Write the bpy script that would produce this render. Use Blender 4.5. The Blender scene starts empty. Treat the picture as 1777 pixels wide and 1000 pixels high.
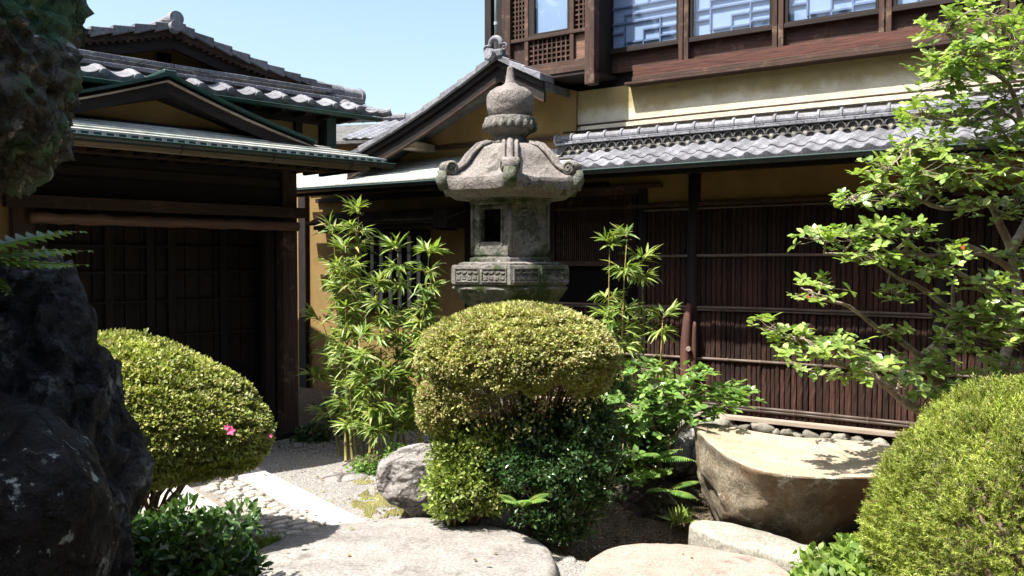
import bpy, bmesh, math, random
import numpy as np
from mathutils import Vector, Matrix, noise
R = math.radians
random.seed(7); rng = np.random.default_rng(7)
SC = bpy.context.scene; COL = SC.collection

# ------------------------------------------------------------------ camera, sky, sun, exposure
F = 1500.0; H = 1.6; PIT = math.atan(45/1500.0)
cam = bpy.data.cameras.new('camera'); co = bpy.data.objects.new('camera', cam); COL.objects.link(co)
cam.sensor_width = 36; cam.lens = 36*F/1777.0; cam.clip_start = .05; cam.clip_end = 1000
co.location = (0, 0, H); co.rotation_euler = (math.pi/2-PIT, 0, 0); SC.camera = co
SUN = Vector((-.90, -.60, 1.90)).normalized()
w = bpy.data.worlds.new('World'); SC.world = w; w.use_nodes = True
nt = w.node_tree; bg = nt.nodes['Background']; sk = nt.nodes.new('ShaderNodeTexSky')
sk.sky_type = 'NISHITA'; sk.sun_disc = False; sk.sun_elevation = math.asin(SUN.z)
sk.sun_rotation = math.atan2(SUN.x, SUN.y); sk.air_density = 1.15; sk.dust_density = 3.0; sk.ozone_density = 1.3
nt.links.new(sk.outputs[0], bg.inputs[0]); bg.inputs[1].default_value = 0.115
sl = bpy.data.lights.new('sun', 'SUN'); sl.energy = 5.0; sl.angle = R(.5); sl.color = (1, .95, .87)
so = bpy.data.objects.new('sun', sl); COL.objects.link(so); so.rotation_euler = SUN.to_track_quat('Z', 'Y').to_euler()
SC.view_settings.view_transform = 'Standard'; SC.view_settings.look = 'None'
SC.view_settings.exposure = 1.35; SC.view_settings.gamma = 1
SC.render.engine = 'CYCLES'
SC.cycles.max_bounces = 6; SC.cycles.diffuse_bounces = 2; SC.cycles.glossy_bounces = 2
SC.cycles.transparent_max_bounces = 6; SC.cycles.transmission_bounces = 3

# ------------------------------------------------------------------ measuring helpers
def ray(px, py):
    x = (px-888.5)/F; y = -(py-500)/F; c, s = math.cos(PIT), math.sin(PIT)
    return (x, c+y*s, -s+y*c)
def at(px, py, Y):
    r = ray(px, py); t = Y/r[1]; return Vector((r[0]*t, Y, H+r[2]*t))
def gr(px, py, z=0.):
    r = ray(px, py); t = (z-H)/r[2]; return Vector((r[0]*t, r[1]*t, z))
class Frame:
    def __init__(s, o, a):
        s.o = o; s.a = R(a); s.u = (math.cos(s.a), math.sin(s.a)); s.n = (math.sin(s.a), -math.cos(s.a))
    def __call__(s, px, py, d=0.):
        r = ray(px, py); o, n, u = s.o, s.n, s.u
        t = ((o[0]+d*n[0])*n[0]+(o[1]+d*n[1])*n[1])/(r[0]*n[0]+r[1]*n[1])
        X, Y = r[0]*t, r[1]*t
        return ((X-o[0])*u[0]+(Y-o[1])*u[1], H+r[2]*t)
    def loc(s, p):
        dx, dy = p[0]-s.o[0], p[1]-s.o[1]
        return (dx*s.u[0]+dy*s.u[1], -(dx*s.n[0]+dy*s.n[1]), p[2] if len(p) > 2 else 0)
W = Frame((1.707, 8.09), -34); G = Frame((-2.06, 7.9), 43.8)

# ------------------------------------------------------------------ object helpers
def setp(o, label=None, cat=None, group=None, kind=None):
    if label: o['label'] = label
    if cat: o['category'] = cat
    if group: o['group'] = group
    if kind: o['kind'] = kind
    return o
def thing(name, label, cat, loc=(0, 0, 0), rotz=0, group=None):
    o = bpy.data.objects.new(name, None); COL.objects.link(o); o.location = loc; o.rotation_euler = (0, 0, rotz)
    o.empty_display_size = .1
    return setp(o, label, cat, group)
def link(name, me, parent=None, kind=None):
    o = bpy.data.objects.new(name, me); COL.objects.link(o)
    if parent: o.parent = parent
    if kind: o['kind'] = kind
    return o
def fastmesh(name, V, faces, mat, smooth=False):
    """V (n,3) array; faces list of (k,nper) int arrays or list of tuples"""
    me = bpy.data.meshes.new(name)
    V = np.asarray(V, dtype=np.float32)
    if isinstance(faces, np.ndarray): faces = [faces]
    if faces and isinstance(faces[0], np.ndarray):
        li = np.concatenate([f.ravel() for f in faces]).astype(np.int32)
        cnt = np.concatenate([np.full(len(f), f.shape[1]) for f in faces])
    else:
        cnt = np.array([len(f) for f in faces]); li = np.array([i for f in faces for i in f], dtype=np.int32)
    st = np.concatenate([[0], np.cumsum(cnt)[:-1]]).astype(np.int32)
    me.vertices.add(len(V)); me.vertices.foreach_set('co', V.ravel())
    me.loops.add(len(li)); me.loops.foreach_set('vertex_index', li)
    me.polygons.add(len(cnt)); me.polygons.foreach_set('loop_start', st)
    me.polygons.foreach_set('use_smooth', np.full(len(cnt), smooth, dtype=bool))
    me.update(calc_edges=True); me.validate()
    if mat: me.materials.append(mat)
    return me
class MB:
    def __init__(s): s.v = []; s.f = []
    def add(s, vs, fs):
        b = len(s.v); s.v += [tuple(v) for v in vs]; s.f += [tuple(i+b for i in f) for f in fs]; return s
    def box(s, x0, x1, y0, y1, z0, z1):
        return s.add([(x0,y0,z0),(x1,y0,z0),(x1,y1,z0),(x0,y1,z0),(x0,y0,z1),(x1,y0,z1),(x1,y1,z1),(x0,y1,z1)],
                     [(0,3,2,1),(4,5,6,7),(0,1,5,4),(1,2,6,5),(2,3,7,6),(3,0,4,7)])
    def hexa(s, b, t):   # bottom 4, top 4 points (ccw)
        return s.add(list(b)+list(t), [(0,3,2,1),(4,5,6,7),(0,1,5,4),(1,2,6,5),(2,3,7,6),(3,0,4,7)])
    def bar(s, p, q, wx, wz, up=(0,0,1)):   # rectangular bar from p to q
        p, q = Vector(p), Vector(q); d = (q-p).normalized(); a = d.cross(Vector(up)).normalized(); b = a.cross(d)
        P = [(-1,-1),(1,-1),(1,1),(-1,1)]
        return s.hexa([p+a*i*wx/2+b*j*wz/2 for i, j in P], [q+a*i*wx/2+b*j*wz/2 for i, j in P])
    def prism(s, poly, y0, y1):   # poly in (x,z), extruded in y
        n = len(poly)
        return s.add([(x,y0,z) for x,z in poly]+[(x,y1,z) for x,z in poly],
                     [tuple(range(n)), tuple(range(2*n-1, n-1, -1))]+[(i, i+n, (i+1)%n+n, (i+1)%n) for i in range(n)])
    def tube(s, pts, rad, n=8, jit=0., cap=True):
        pts = [Vector(p) for p in pts]; m = len(pts)
        if not hasattr(rad, '__len__'): rad = [rad]*m
        b = len(s.v); t0 = (pts[1]-pts[0]).normalized()
        a = t0.orthogonal().normalized()
        for i, p in enumerate(pts):
            t = (pts[min(i+1, m-1)]-pts[max(i-1, 0)]).normalized()
            a = (a-t*a.dot(t)).normalized(); c = t.cross(a)
            for k in range(n):
                an = 2*math.pi*k/n; rr = rad[i]*(1+random.uniform(-jit, jit))
                s.v.append(tuple(p+(a*math.cos(an)+c*math.sin(an))*rr))
        for i in range(m-1):
            for k in range(n):
                s.f.append((b+i*n+k, b+i*n+(k+1)%n, b+(i+1)*n+(k+1)%n, b+(i+1)*n+k))
        if cap:
            s.f.append(tuple(b+k for k in range(n-1, -1, -1))); s.f.append(tuple(b+(m-1)*n+k for k in range(n)))
        return s
    def lathe(s, prof, c=(0, 0, 0), n=32, lob=None):
        b = len(s.v); m = len(prof)
        for r, z in prof:
            for k in range(n):
                an = 2*math.pi*k/n; rr = r*(lob(an, z) if lob else 1)
                s.v.append((c[0]+rr*math.cos(an), c[1]+rr*math.sin(an), c[2]+z))
        for i in range(m-1):
            for k in range(n): s.f.append((b+i*n+k, b+i*n+(k+1)%n, b+(i+1)*n+(k+1)%n, b+(i+1)*n+k))
        s.f.append(tuple(b+k for k in range(n-1, -1, -1))); s.f.append(tuple(b+(m-1)*n+k for k in range(n)))
        return s
    def rough(s, amp, freq=6, seed=0, sub=0):
        if sub:
            bm = bmesh.new(); me = bpy.data.meshes.new('tmp'); me.from_pydata(s.v, [], s.f); bm.from_mesh(me)
            bmesh.ops.subdivide_edges(bm, edges=bm.edges[:], cuts=sub, use_grid_fill=True)
            bm.verts.index_update(); s.v = [tuple(v.co) for v in bm.verts]; s.f = [tuple(v.index for v in f.verts) for f in bm.faces]
            bm.free(); bpy.data.meshes.remove(me)
        o = Vector((seed*3.7, seed*1.9, 0))
        s.v = [tuple(Vector(v)+noise.noise_vector(Vector(v)*freq+o)*amp) for v in s.v]; return s
    def mesh(s, name, mat, bevel=0, smooth=False, seg=1):
        me = bpy.data.meshes.new(name)
        me.from_pydata(s.v, [], s.f)
        if bevel:
            bm = bmesh.new(); bm.from_mesh(me)
            bmesh.ops.bevel(bm, geom=[e for e in bm.edges if e.is_manifold and e.calc_face_angle(0) > .5], offset=bevel, segments=seg, affect='EDGES', clamp_overlap=True)
            bm.to_mesh(me); bm.free()
        if smooth: me.polygons.foreach_set('use_smooth', [True]*len(me.polygons))
        me.materials.append(mat); me.update(); return me
    def build(s, name, mat, parent=None, bevel=0, smooth=False, kind=None, seg=1):
        return link(name, s.mesh(name, mat, bevel, smooth, seg), parent, kind)

# ------------------------------------------------------------------ materials
class NT:
    def __init__(s, name):
        s.m = bpy.data.materials.new(name); s.m.use_nodes = True; s.t = s.m.node_tree
        s.b = s.t.nodes['Principled BSDF']; s.tc = s.n('ShaderNodeTexCoord')
    def n(s, t, **k):
        x = s.t.nodes.new(t)
        for a, v in k.items(): setattr(x, a, v)
        return x
    def l(s, a, b): s.t.links.new(a, b)
    def coord(s, scale=(1, 1, 1), src='Object'):
        mp = s.n('ShaderNodeMapping'); s.l(s.tc.outputs[src], mp.inputs[0]); mp.inputs[3].default_value = scale; return mp.outputs[0]
    def noise(s, scale, detail=6, rough=.6, vec=None, dist=0):
        x = s.n('ShaderNodeTexNoise'); x.inputs['Scale'].default_value = scale; x.inputs['Detail'].default_value = detail
        x.inputs['Roughness'].default_value = rough; x.inputs['Distortion'].default_value = dist
        if vec: s.l(vec, x.inputs['Vector'])
        return x.outputs['Fac']
    def ramp(s, fac, stops):
        r = s.n('ShaderNodeValToRGB'); e = r.color_ramp.elements
        while len(e) < len(stops): e.new(.5)
        for i, (p, c) in enumerate(stops):
            e[i].position = p; e[i].color = (*c, 1) if hasattr(c, '__len__') else (c, c, c, 1)
        s.l(fac, r.inputs[0]); return r.outputs[0]
    def mix(s, fac, a, b, bt='MIX'):
        x = s.n('ShaderNodeMix', data_type='RGBA', blend_type=bt)
        for v, i in ((fac, 0), (a, 6), (b, 7)):
            if isinstance(v, (int, float)): x.inputs[i].default_value = v
            elif isinstance(v, tuple): x.inputs[i].default_value = (*v, 1)
            else: s.l(v, x.inputs[i])
        return x.outputs[2]
    def math(s, op, a, b=0):
        x = s.n('ShaderNodeMath', operation=op)
        for v, i in ((a, 0), (b, 1)):
            if isinstance(v, (int, float)): x.inputs[i].default_value = v
            else: s.l(v, x.inputs[i])
        return x.outputs[0]
    def bump(s, h, st, dist=.01, prev=None):
        x = s.n('ShaderNodeBump'); x.inputs['Strength'].default_value = st; x.inputs['Distance'].default_value = dist
        s.l(h, x.inputs['Height'])
        if prev: s.l(prev, x.inputs['Normal'])
        return x.outputs[0]
    def out(s, col, rough=.8, nrm=None, spec=.3):
        if isinstance(col, tuple): s.b.inputs['Base Color'].default_value = (*col, 1)
        else: s.l(col, s.b.inputs['Base Color'])
        if isinstance(rough, (int, float)): s.b.inputs['Roughness'].default_value = rough
        else: s.l(rough, s.b.inputs['Roughness'])
        s.b.inputs['Specular IOR Level'].default_value = spec
        if nrm: s.l(nrm, s.b.inputs['Normal'])
        return s.m
def stone(name, c1, c2, sc=6, bump=.5, patch=None, patch_lo=.55, patch_sc=3, grain=90, rough=.9, patch2=None, objrand=0, dist=.01, crack=0):
    m = NT(name); v = m.coord()
    a = m.noise(sc, 9, .65, v, .3); g = m.noise(grain, 3, .7, v)
    c = m.ramp(a, [(.3, c1), (.7, c2)])
    gg = m.ramp(g, [(.3, .55), (.5, 1.), (.72, 1.35)])
    c = m.mix(1, c, gg, 'MULTIPLY')
    if patch:
        p = m.noise(patch_sc, 10, .7, v); c = m.mix(m.ramp(p, [(patch_lo, 0.), (patch_lo+.07, 1.)]), c, patch)
    if patch2:
        v2 = m.coord((1.3, 1.1, .9)); p = m.noise(patch_sc*2.3, 10, .72, v2); c = m.mix(m.ramp(p, [(patch2[1], 0.), (patch2[1]+.04, 1.)]), c, patch2[0])
    if objrand:
        oi = m.n('ShaderNodeObjectInfo'); rr = m.ramp(oi.outputs['Random'], [(0, 1-objrand), (1, 1+objrand*.6)]); c = m.mix(1, c, rr, 'MULTIPLY')
    prev = None
    if crack:
        vv = m.n('ShaderNodeTexVoronoi', feature='DISTANCE_TO_EDGE'); vv.inputs['Scale'].default_value = crack
        wv = m.n('ShaderNodeVectorMath', operation='ADD'); nz = m.n('ShaderNodeTexNoise'); nz.inputs['Scale'].default_value = crack*.9; nz.inputs['Detail'].default_value = 6
        m.l(v, nz.inputs['Vector']); m.l(v, wv.inputs[0])
        sc2 = m.n('ShaderNodeVectorMath', operation='SCALE'); m.l(nz.outputs['Color'], sc2.inputs[0]); sc2.inputs['Scale'].default_value = .9/crack*2; m.l(sc2.outputs[0], wv.inputs[1]); m.l(wv.outputs[0], vv.inputs['Vector'])
        cf = m.ramp(vv.outputs['Distance'], [(0, 0.), (.09, 1.)])
        c = m.mix(1, c, m.ramp(vv.outputs['Distance'], [(0, .35), (.05, 1.)]), 'MULTIPLY'); prev = m.bump(cf, .8, dist*2.5)
    n1 = m.bump(a, bump, dist*3, prev); n2 = m.bump(m.noise(grain*.6, 5, .75, v), bump*.9, dist*.5, n1)
    return m.out(c, rough, n2, .25)
def wood(name, c1, c2, axis='z', gr_=60, bump=.4, rough=.75, spec=.3, wear=None, orand=(.72, 1.25)):
    m = NT(name); s = {'x': (.06, 1, 1), 'y': (1, .06, 1), 'z': (1, 1, .06)}[axis]
    v = m.coord(s); a = m.noise(gr_, 8, .7, v, .2); b = m.noise(gr_*.13, 4, .6, v)
    c = m.ramp(a, [(.32, c1), (.7, c2)]); c = m.mix(1, c, m.ramp(b, [(.3, .6), (.7, 1.35)]), 'MULTIPLY')
    if wear:
        c = m.mix(m.ramp(m.noise(9, 8, .7, m.coord()), [(.55, 0.), (.7, .8)]), c, wear)
    oi = m.n('ShaderNodeObjectInfo'); c = m.mix(1, c, m.ramp(oi.outputs['Random'], [(0, orand[0]), (1, orand[1])]), 'MULTIPLY')
    return m.out(c, rough, m.bump(a, bump, .006), spec)
def leaf(name, cols, trans=.35, rough=.45, spec=.4):
    m = NT(name); g = m.n('ShaderNodeNewGeometry'); oi = m.n('ShaderNodeObjectInfo')
    f = m.math('FRACT', m.math('ADD', g.outputs['Random Per Island'], oi.outputs['Random']))
    st = [(i/(len(cols)-1), c) for i, c in enumerate(cols)]
    c = m.ramp(f, st)
    c = m.mix(1, c, m.ramp(m.noise(5, 4, .6, m.coord()), [(.32, .62), (.68, 1.28)]), 'MULTIPLY')
    m.out(c, rough, None, spec)
    t = m.n('ShaderNodeBsdfTranslucent'); m.l(m.mix(1, c, (1.15, 1.25, .55), 'MULTIPLY'), t.inputs[0])
    x = m.n('ShaderNodeMixShader'); x.inputs[0].default_value = trans
    m.l(m.b.outputs[0], x.inputs[1]); m.l(t.outputs[0], x.inputs[2])
    m.l(x.outputs[0], m.t.nodes['Material Output'].inputs[0]); return m.m
def plain(name, c, rough=.6, spec=.3, var=.25, sc=5):
    m = NT(name); v = m.coord(); a = m.noise(sc, 7, .65, v)
    col = m.mix(1, c, m.ramp(a, [(.3, 1-var), (.7, 1+var)]), 'MULTIPLY')
    if name == 'ochre_plaster': col = m.mix(1, col, m.ramp(m.noise(4, 7, .7, m.coord((.8, .8, .5))), [(.3, .8), (.62, 1.06)]), 'MULTIPLY')
    return m.out(col, rough, m.bump(m.noise(sc*12, 5, .6, v), .25, .004), spec)

M = {}
M['granite'] = stone('granite_lantern', (.09, .085, .078), (.25, .235, .215), 7, .9, (.05, .062, .035), .52, 3.6, 75, patch2=((.38, .38, .36), .62), dist=.013)
M['granite_moss'] = stone('granite_mossy', (.06, .066, .05), (.20, .20, .17), 7, .9, (.045, .06, .022), .5, 5, 75, patch2=((.36, .38, .36), .63), dist=.013)
M['granite_pink'] = stone('granite_roof', (.12, .106, .098), (.27, .248, .232), 8, .9, (.07, .066, .055), .53, 4, 75, patch2=((.38, .37, .35), .64), dist=.013)
M['slab'] = stone('granite_slab', (.40, .385, .36), (.54, .52, .49), 3, .4, (.34, .32, .28), .6, 5, grain=160)
M['cobble'] = stone('cobblestone', (.32, .29, .26), (.50, .47, .42), 5, .5, grain=90, objrand=.25)
M['mortar'] = stone('path_mortar', (.16, .14, .12), (.26, .24, .21), 12, .5)
M['stepstone'] = stone('stepping_granite', (.18, .168, .155), (.31, .29, .27), 5, .9, (.15, .14, .125), .56, 6, 65)
M['stepstone2'] = stone('stepping_stone_tan', (.24, .195, .165), (.36, .30, .25), 4, .8, (.16, .125, .105), .6, 3, 90)
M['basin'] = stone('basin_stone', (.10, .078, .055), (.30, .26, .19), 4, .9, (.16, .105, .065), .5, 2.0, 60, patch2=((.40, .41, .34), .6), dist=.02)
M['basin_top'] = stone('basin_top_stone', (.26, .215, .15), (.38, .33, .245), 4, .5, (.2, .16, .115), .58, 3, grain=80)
M['darkrock'] = stone('dark_garden_rock', (.004, .0042, .005), (.10, .10, .106), 6.5, 1., (.34, .35, .36), .55, 6, 45, .45, patch2=((.26, .31, .25), .68), dist=.05, crack=5)  # grey patch colour paints highlight streaks on the black rock
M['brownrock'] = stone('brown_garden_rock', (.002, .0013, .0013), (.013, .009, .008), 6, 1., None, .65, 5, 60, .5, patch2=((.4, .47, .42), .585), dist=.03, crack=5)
M['mossrock'] = stone('mossy_rock', (.012, .015, .012), (.34, .34, .28), 9, 1., (.16, .30, .17), .5, 5, 50, .55, patch2=((.6, .62, .6), .585), dist=.05, crack=5)  # green is moss; strong pale contrast also paints dappled highlights
M['greyrock'] = stone('grey_rock', (.17, .155, .148), (.33, .31, .30), 4, .8, (.5, .52, .5), .62, 4, 70, dist=.02, crack=2)
M['roughrock'] = stone('dark_rough_rock', (.015, .013, .011), (.12, .10, .085), 7, 1., (.05, .06, .025), .58, 6, 45, .6, dist=.03, crack=5)  # near-black to brown rock colour with greenish patches
M['fieldstone'] = stone('field_stone', (.16, .15, .12), (.36, .34, .29), 5, .6, grain=70, objrand=.4)
M['pebble'] = stone('pebble', (.25, .24, .22), (.45, .43, .4), 30, .2, grain=120, objrand=.2)
M['paleledge'] = stone('pale_ledge', (.20, .19, .16), (.36, .345, .29), 5, .9, (.2, .18, .15), .58, 4, 60)
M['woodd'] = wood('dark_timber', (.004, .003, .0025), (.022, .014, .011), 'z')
M['woodd_x'] = wood('dark_timber_horizontal', (.004, .003, .0025), (.024, .015, .012), 'x')  # dark wood, deepened further for beams that always lie in shade
M['woodr_x'] = wood('red_brown_timber', (.018, .008, .006), (.115, .042, .029), 'x', 70, .5)
M['woodb'] = wood('brown_timber', (.02, .011, .008), (.085, .045, .032), 'z', wear=(.2, .13, .085))
M['woodb_x'] = wood('brown_timber_horizontal', (.02, .011, .008), (.085, .045, .032), 'x', wear=(.12, .08, .055))
M['log'] = wood('peeled_log', (.10, .05, .035), (.26, .15, .11), 'x', 30, .6)
M['litpost'] = wood('sunlit_post_timber', (.04, .018, .013), (.13, .06, .045), 'z', 30, .6)  # lighter wood that paints the sunlit lower part of the wall post
M['palewood'] = wood('weathered_pale_timber', (.22, .17, .13), (.45, .37, .30), 'x', 60, .4)
M['bark'] = wood('cedar_bark', (.0025, .0011, .0009), (.060, .026, .018), 'z', 75, 1., .85, orand=(.45, 1.6))
M['bambr'] = wood('aged_bamboo_rail', (.05, .035, .028), (.15, .115, .095), 'x', 40, .2, .5)
M['shingle'] = wood('bark_shingle', (.03, .018, .014), (.2, .14, .11), 'y', 50, .9)
M['ochre'] = plain('ochre_plaster', (.25, .165, .068), .95, .1, .12, 3)
def plaster():
    m = NT('cream_plaster_sill_shade'); v = m.coord()
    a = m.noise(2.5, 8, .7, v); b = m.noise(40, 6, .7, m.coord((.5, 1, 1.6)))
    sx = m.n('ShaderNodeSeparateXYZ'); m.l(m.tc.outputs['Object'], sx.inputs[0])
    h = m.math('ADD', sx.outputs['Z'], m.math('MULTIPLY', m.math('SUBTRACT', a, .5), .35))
    c = m.mix(m.ramp(m.math('MULTIPLY', m.math('SUBTRACT', h, 2.9), 3), [(.42, 0.), (.72, 1.)]), (.58, .54, .42), (.34, .275, .13))  # darker upper part paints the sill's shadow, paler lower part the sunlit plaster
    st_ = m.noise(7, 6, .7, m.coord((.6, .6, .5))); c = m.mix(1, c, m.ramp(st_, [(.32, .82), (.6, 1.05)]), 'MULTIPLY')
    return m.out(c, .95, m.bump(b, .8, .012), .1)
M['cream'] = plaster()
M['tile'] = stone('grey_clay_tile', (.125, .127, .143), (.235, .24, .265), 9, .25, (.12, .12, .11), .62, 14, 40, rough=.6, objrand=.32)
M['tiledark'] = stone('weathered_dark_tile', (.05, .05, .05), (.15, .145, .14), 9, .4, (.2, .2, .17), .6, 9, 60)
def copper():
    m = NT('green_copper'); v = m.coord()
    a = m.noise(3, 8, .65, v); b = m.noise(25, 5, .6, m.coord((1, .25, 1)))
    c = m.ramp(a, [(.3, (.26, .33, .30)), (.5, (.44, .46, .42)), (.75, (.52, .48, .42))])
    c = m.mix(1, c, m.ramp(b, [(.3, .7), (.7, 1.15)]), 'MULTIPLY')
    oi = m.n('ShaderNodeObjectInfo'); c = m.mix(1, c, m.ramp(oi.outputs['Random'], [(0, .85), (1, 1.15)]), 'MULTIPLY')
    return m.out(c, .42, m.bump(a, .2, .01), .6)
M['copper'] = copper()
M['verdigris'] = plain('verdigris_edge', (.012, .042, .034), .5, .5, .35, 9)
M['gutter'] = plain('dark_gutter', (.022, .03, .034), .35, .5, .3, 8)
M['paper'] = plain('shoji_paper_sky_tint', (.48, .54, .64), .9, .1, .04, 3)  # bluish tint stands for the sky reflected in the panes
M['kumiko'] = plain('shoji_lattice_wood', (.25, .28, .38), .8, .2, .1, 8)
M['black'] = plain('dark_interior', (.006, .005, .005), .9, .05)  # near-black sheets stand for unlit interiors and the dark behind gaps
M['board'] = wood('dark_door_board', (.005, .003, .002), (.02, .009, .006), 'z', 40, .5)  # dark wood, with the door's constant shade put into the colour
M['pipe'] = plain('downpipe_metal', (.28, .33, .35), .4, .5)
M['whiteslat'] = plain('pale_window_slat', (.55, .56, .52), .7, .2)
M['branch'] = stone('tree_branch_bark', (.15, .115, .085), (.38, .31, .235), 9, .8, (.46, .42, .35), .58, 9, 60)
M['stem'] = stone('azalea_stem_bark', (.07, .05, .035), (.24, .175, .125), 12, .6)
M['culm'] = wood('bamboo_culm', (.14, .15, .03), (.32, .25, .08), 'z', 20, .1, .4)
M['petal'] = plain('pink_petal', (.75, .08, .22), .6, .3, .1)
M['petalred'] = plain('red_leaf', (.55, .10, .04), .5, .3, .2)
M['moss'] = leaf('yellow_moss', [(.16, .14, .04), (.28, .24, .08), (.20, .21, .06), (.12, .13, .04)], .15)
M['lf_az'] = leaf('azalea_leaf', [(.17, .21, .05), (.40, .44, .13), (.25, .25, .08), (.48, .48, .18), (.28, .16, .10), (.38, .43, .12), (.56, .55, .28)], .3)
M['lf_az2'] = leaf('azalea_leaf_left', [(.12, .17, .035), (.38, .43, .10), (.20, .25, .06), (.45, .46, .13), (.18, .14, .06), (.52, .54, .22)], .3)
M['lf_yg'] = leaf('young_azalea_leaf', [(.18, .26, .05), (.32, .40, .09), (.13, .20, .04), (.36, .36, .13)], .3)
M['lf_dk'] = leaf('dark_small_leaf', [(.025, .06, .02), (.06, .13, .04), (.035, .08, .025), (.11, .18, .05)], .25, .3, .55)
M['lf_dk2'] = leaf('nandina_leaf', [(.03, .07, .02), (.07, .14, .035), (.045, .10, .03), (.13, .2, .05)], .3, .3, .5)
M['lf_tr'] = leaf('tree_leaf', [(.20, .31, .06), (.34, .46, .11), (.15, .26, .06), (.42, .52, .18), (.27, .38, .08), (.10, .18, .045)], .38, .28, .55)
M['lf_ca'] = leaf('camellia_leaf', [(.08, .18, .04), (.18, .33, .07), (.26, .39, .10), (.07, .15, .035)], .34, .28, .5)
M['lf_bb'] = leaf('bamboo_leaf', [(.14, .24, .045), (.28, .39, .08), (.38, .46, .13), (.09, .17, .04), (.24, .34, .07), (.42, .38, .16)], .4, .4, .4)
M['lf_yew'] = leaf('yew_needle', [(.20, .27, .03), (.38, .45, .08), (.28, .36, .05), (.11, .17, .03), (.46, .50, .13), (.16, .11, .05), (.30, .38, .06)], .35, .5, .3)
M['lf_fern'] = leaf('fern_leaf', [(.07, .16, .04), (.12, .25, .05), (.20, .30, .06)], .35, .4, .4)
M['lf_holly'] = leaf('holly_fern_leaflet', [(.16, .28, .12), (.24, .36, .13), (.32, .42, .12)], .4, .35, .5)
M['lf_grass'] = leaf('grass_blade', [(.17, .25, .05), (.3, .36, .09), (.22, .3, .05)], .35)
M['lf_off'] = leaf('unseen_tree_leaf', [(.04, .08, .02), (.08, .13, .03)], .2)  # leaves of the unseen trees and hedge added to block light
gm = NT('gravel_ground')
v = gm.coord(); vo = gm.n('ShaderNodeTexVoronoi'); vo.inputs['Scale'].default_value = 75; gm.l(v, vo.inputs['Vector'])
ca = gm.ramp(gm.noise(3, 8, .6, v), [(.3, (.15, .14, .125)), (.7, (.25, .24, .22))])
cc = gm.mix(.5, ca, gm.ramp(vo.outputs['Color'], [(0, .08), (.5, .24), (1, .42)]))
vdk = gm.n('ShaderNodeSeparateXYZ'); gm.l(gm.tc.outputs['Object'], vdk.inputs[0])
soil = gm.mix(1, gm.ramp(gm.noise(14, 8, .7, v), [(.3, (.05, .038, .028)), (.7, (.14, .11, .08))]), gm.ramp(vo.outputs['Color'], [(0, .6), (1, 1.4)]), 'MULTIPLY')
# planting soil lies to the right of the gravel
xs = gm.math('ADD', vdk.outputs['X'], gm.math('MULTIPLY', gm.math('SUBTRACT', gm.noise(3.1, 5, .6, v), .5), .5))
g1 = gm.ramp(gm.math('ADD', xs, .5), [(.35, 1.), (.6, 0.)])
g1 = gm.math('MAXIMUM', g1, gm.math('MULTIPLY', gm.ramp(gm.math('MULTIPLY', vdk.outputs['Y'], .1), [(.478, 1.), (.5, 0.)]), gm.ramp(gm.math('MULTIPLY', xs, .2), [(.1, 1.), (.16, 0.)])))
g2 = gm.math('MULTIPLY', gm.ramp(gm.math('MULTIPLY', vdk.outputs['Y'], .1), [(.40, 0.), (.42, 1.)]), gm.ramp(gm.math('ADD', gm.math('MULTIPLY', xs, .1), .5), [(.08, 0.), (.12, 1.)]))  # unseen near and far-left ground set to dark soil to cut bounced light
g3 = gm.ramp(gm.math('MULTIPLY', vdk.outputs['Y'], .1), [(.70, 1.), (.74, 0.)])
sm = gm.math('SUBTRACT', 1., gm.math('MULTIPLY', gm.math('MULTIPLY', g1, g2), g3))
cc = gm.mix(sm, cc, soil)
M['ground'] = gm.out(cc, .95, gm.bump(vo.outputs['Distance'], .9, .012), .15)
def glassmat():
    m = NT('window_glass'); t = m.t; t.nodes.remove(m.b)
    tr = m.n('ShaderNodeBsdfTransparent'); tr.inputs[0].default_value = (.86, .91, .97, 1)
    gl = m.n('ShaderNodeBsdfGlossy'); gl.inputs['Roughness'].default_value = .03
    fr = m.n('ShaderNodeLayerWeight'); fr.inputs[0].default_value = .25; x = m.n('ShaderNodeMixShader')
    m.l(m.math('ADD', m.math('MULTIPLY', fr.outputs[1], .25), .05), x.inputs[0]); m.l(tr.outputs[0], x.inputs[1]); m.l(gl.outputs[0], x.inputs[2])
    m.l(x.outputs[0], t.nodes['Material Output'].inputs[0]); return m.m
M['glass'] = glassmat()

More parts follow.
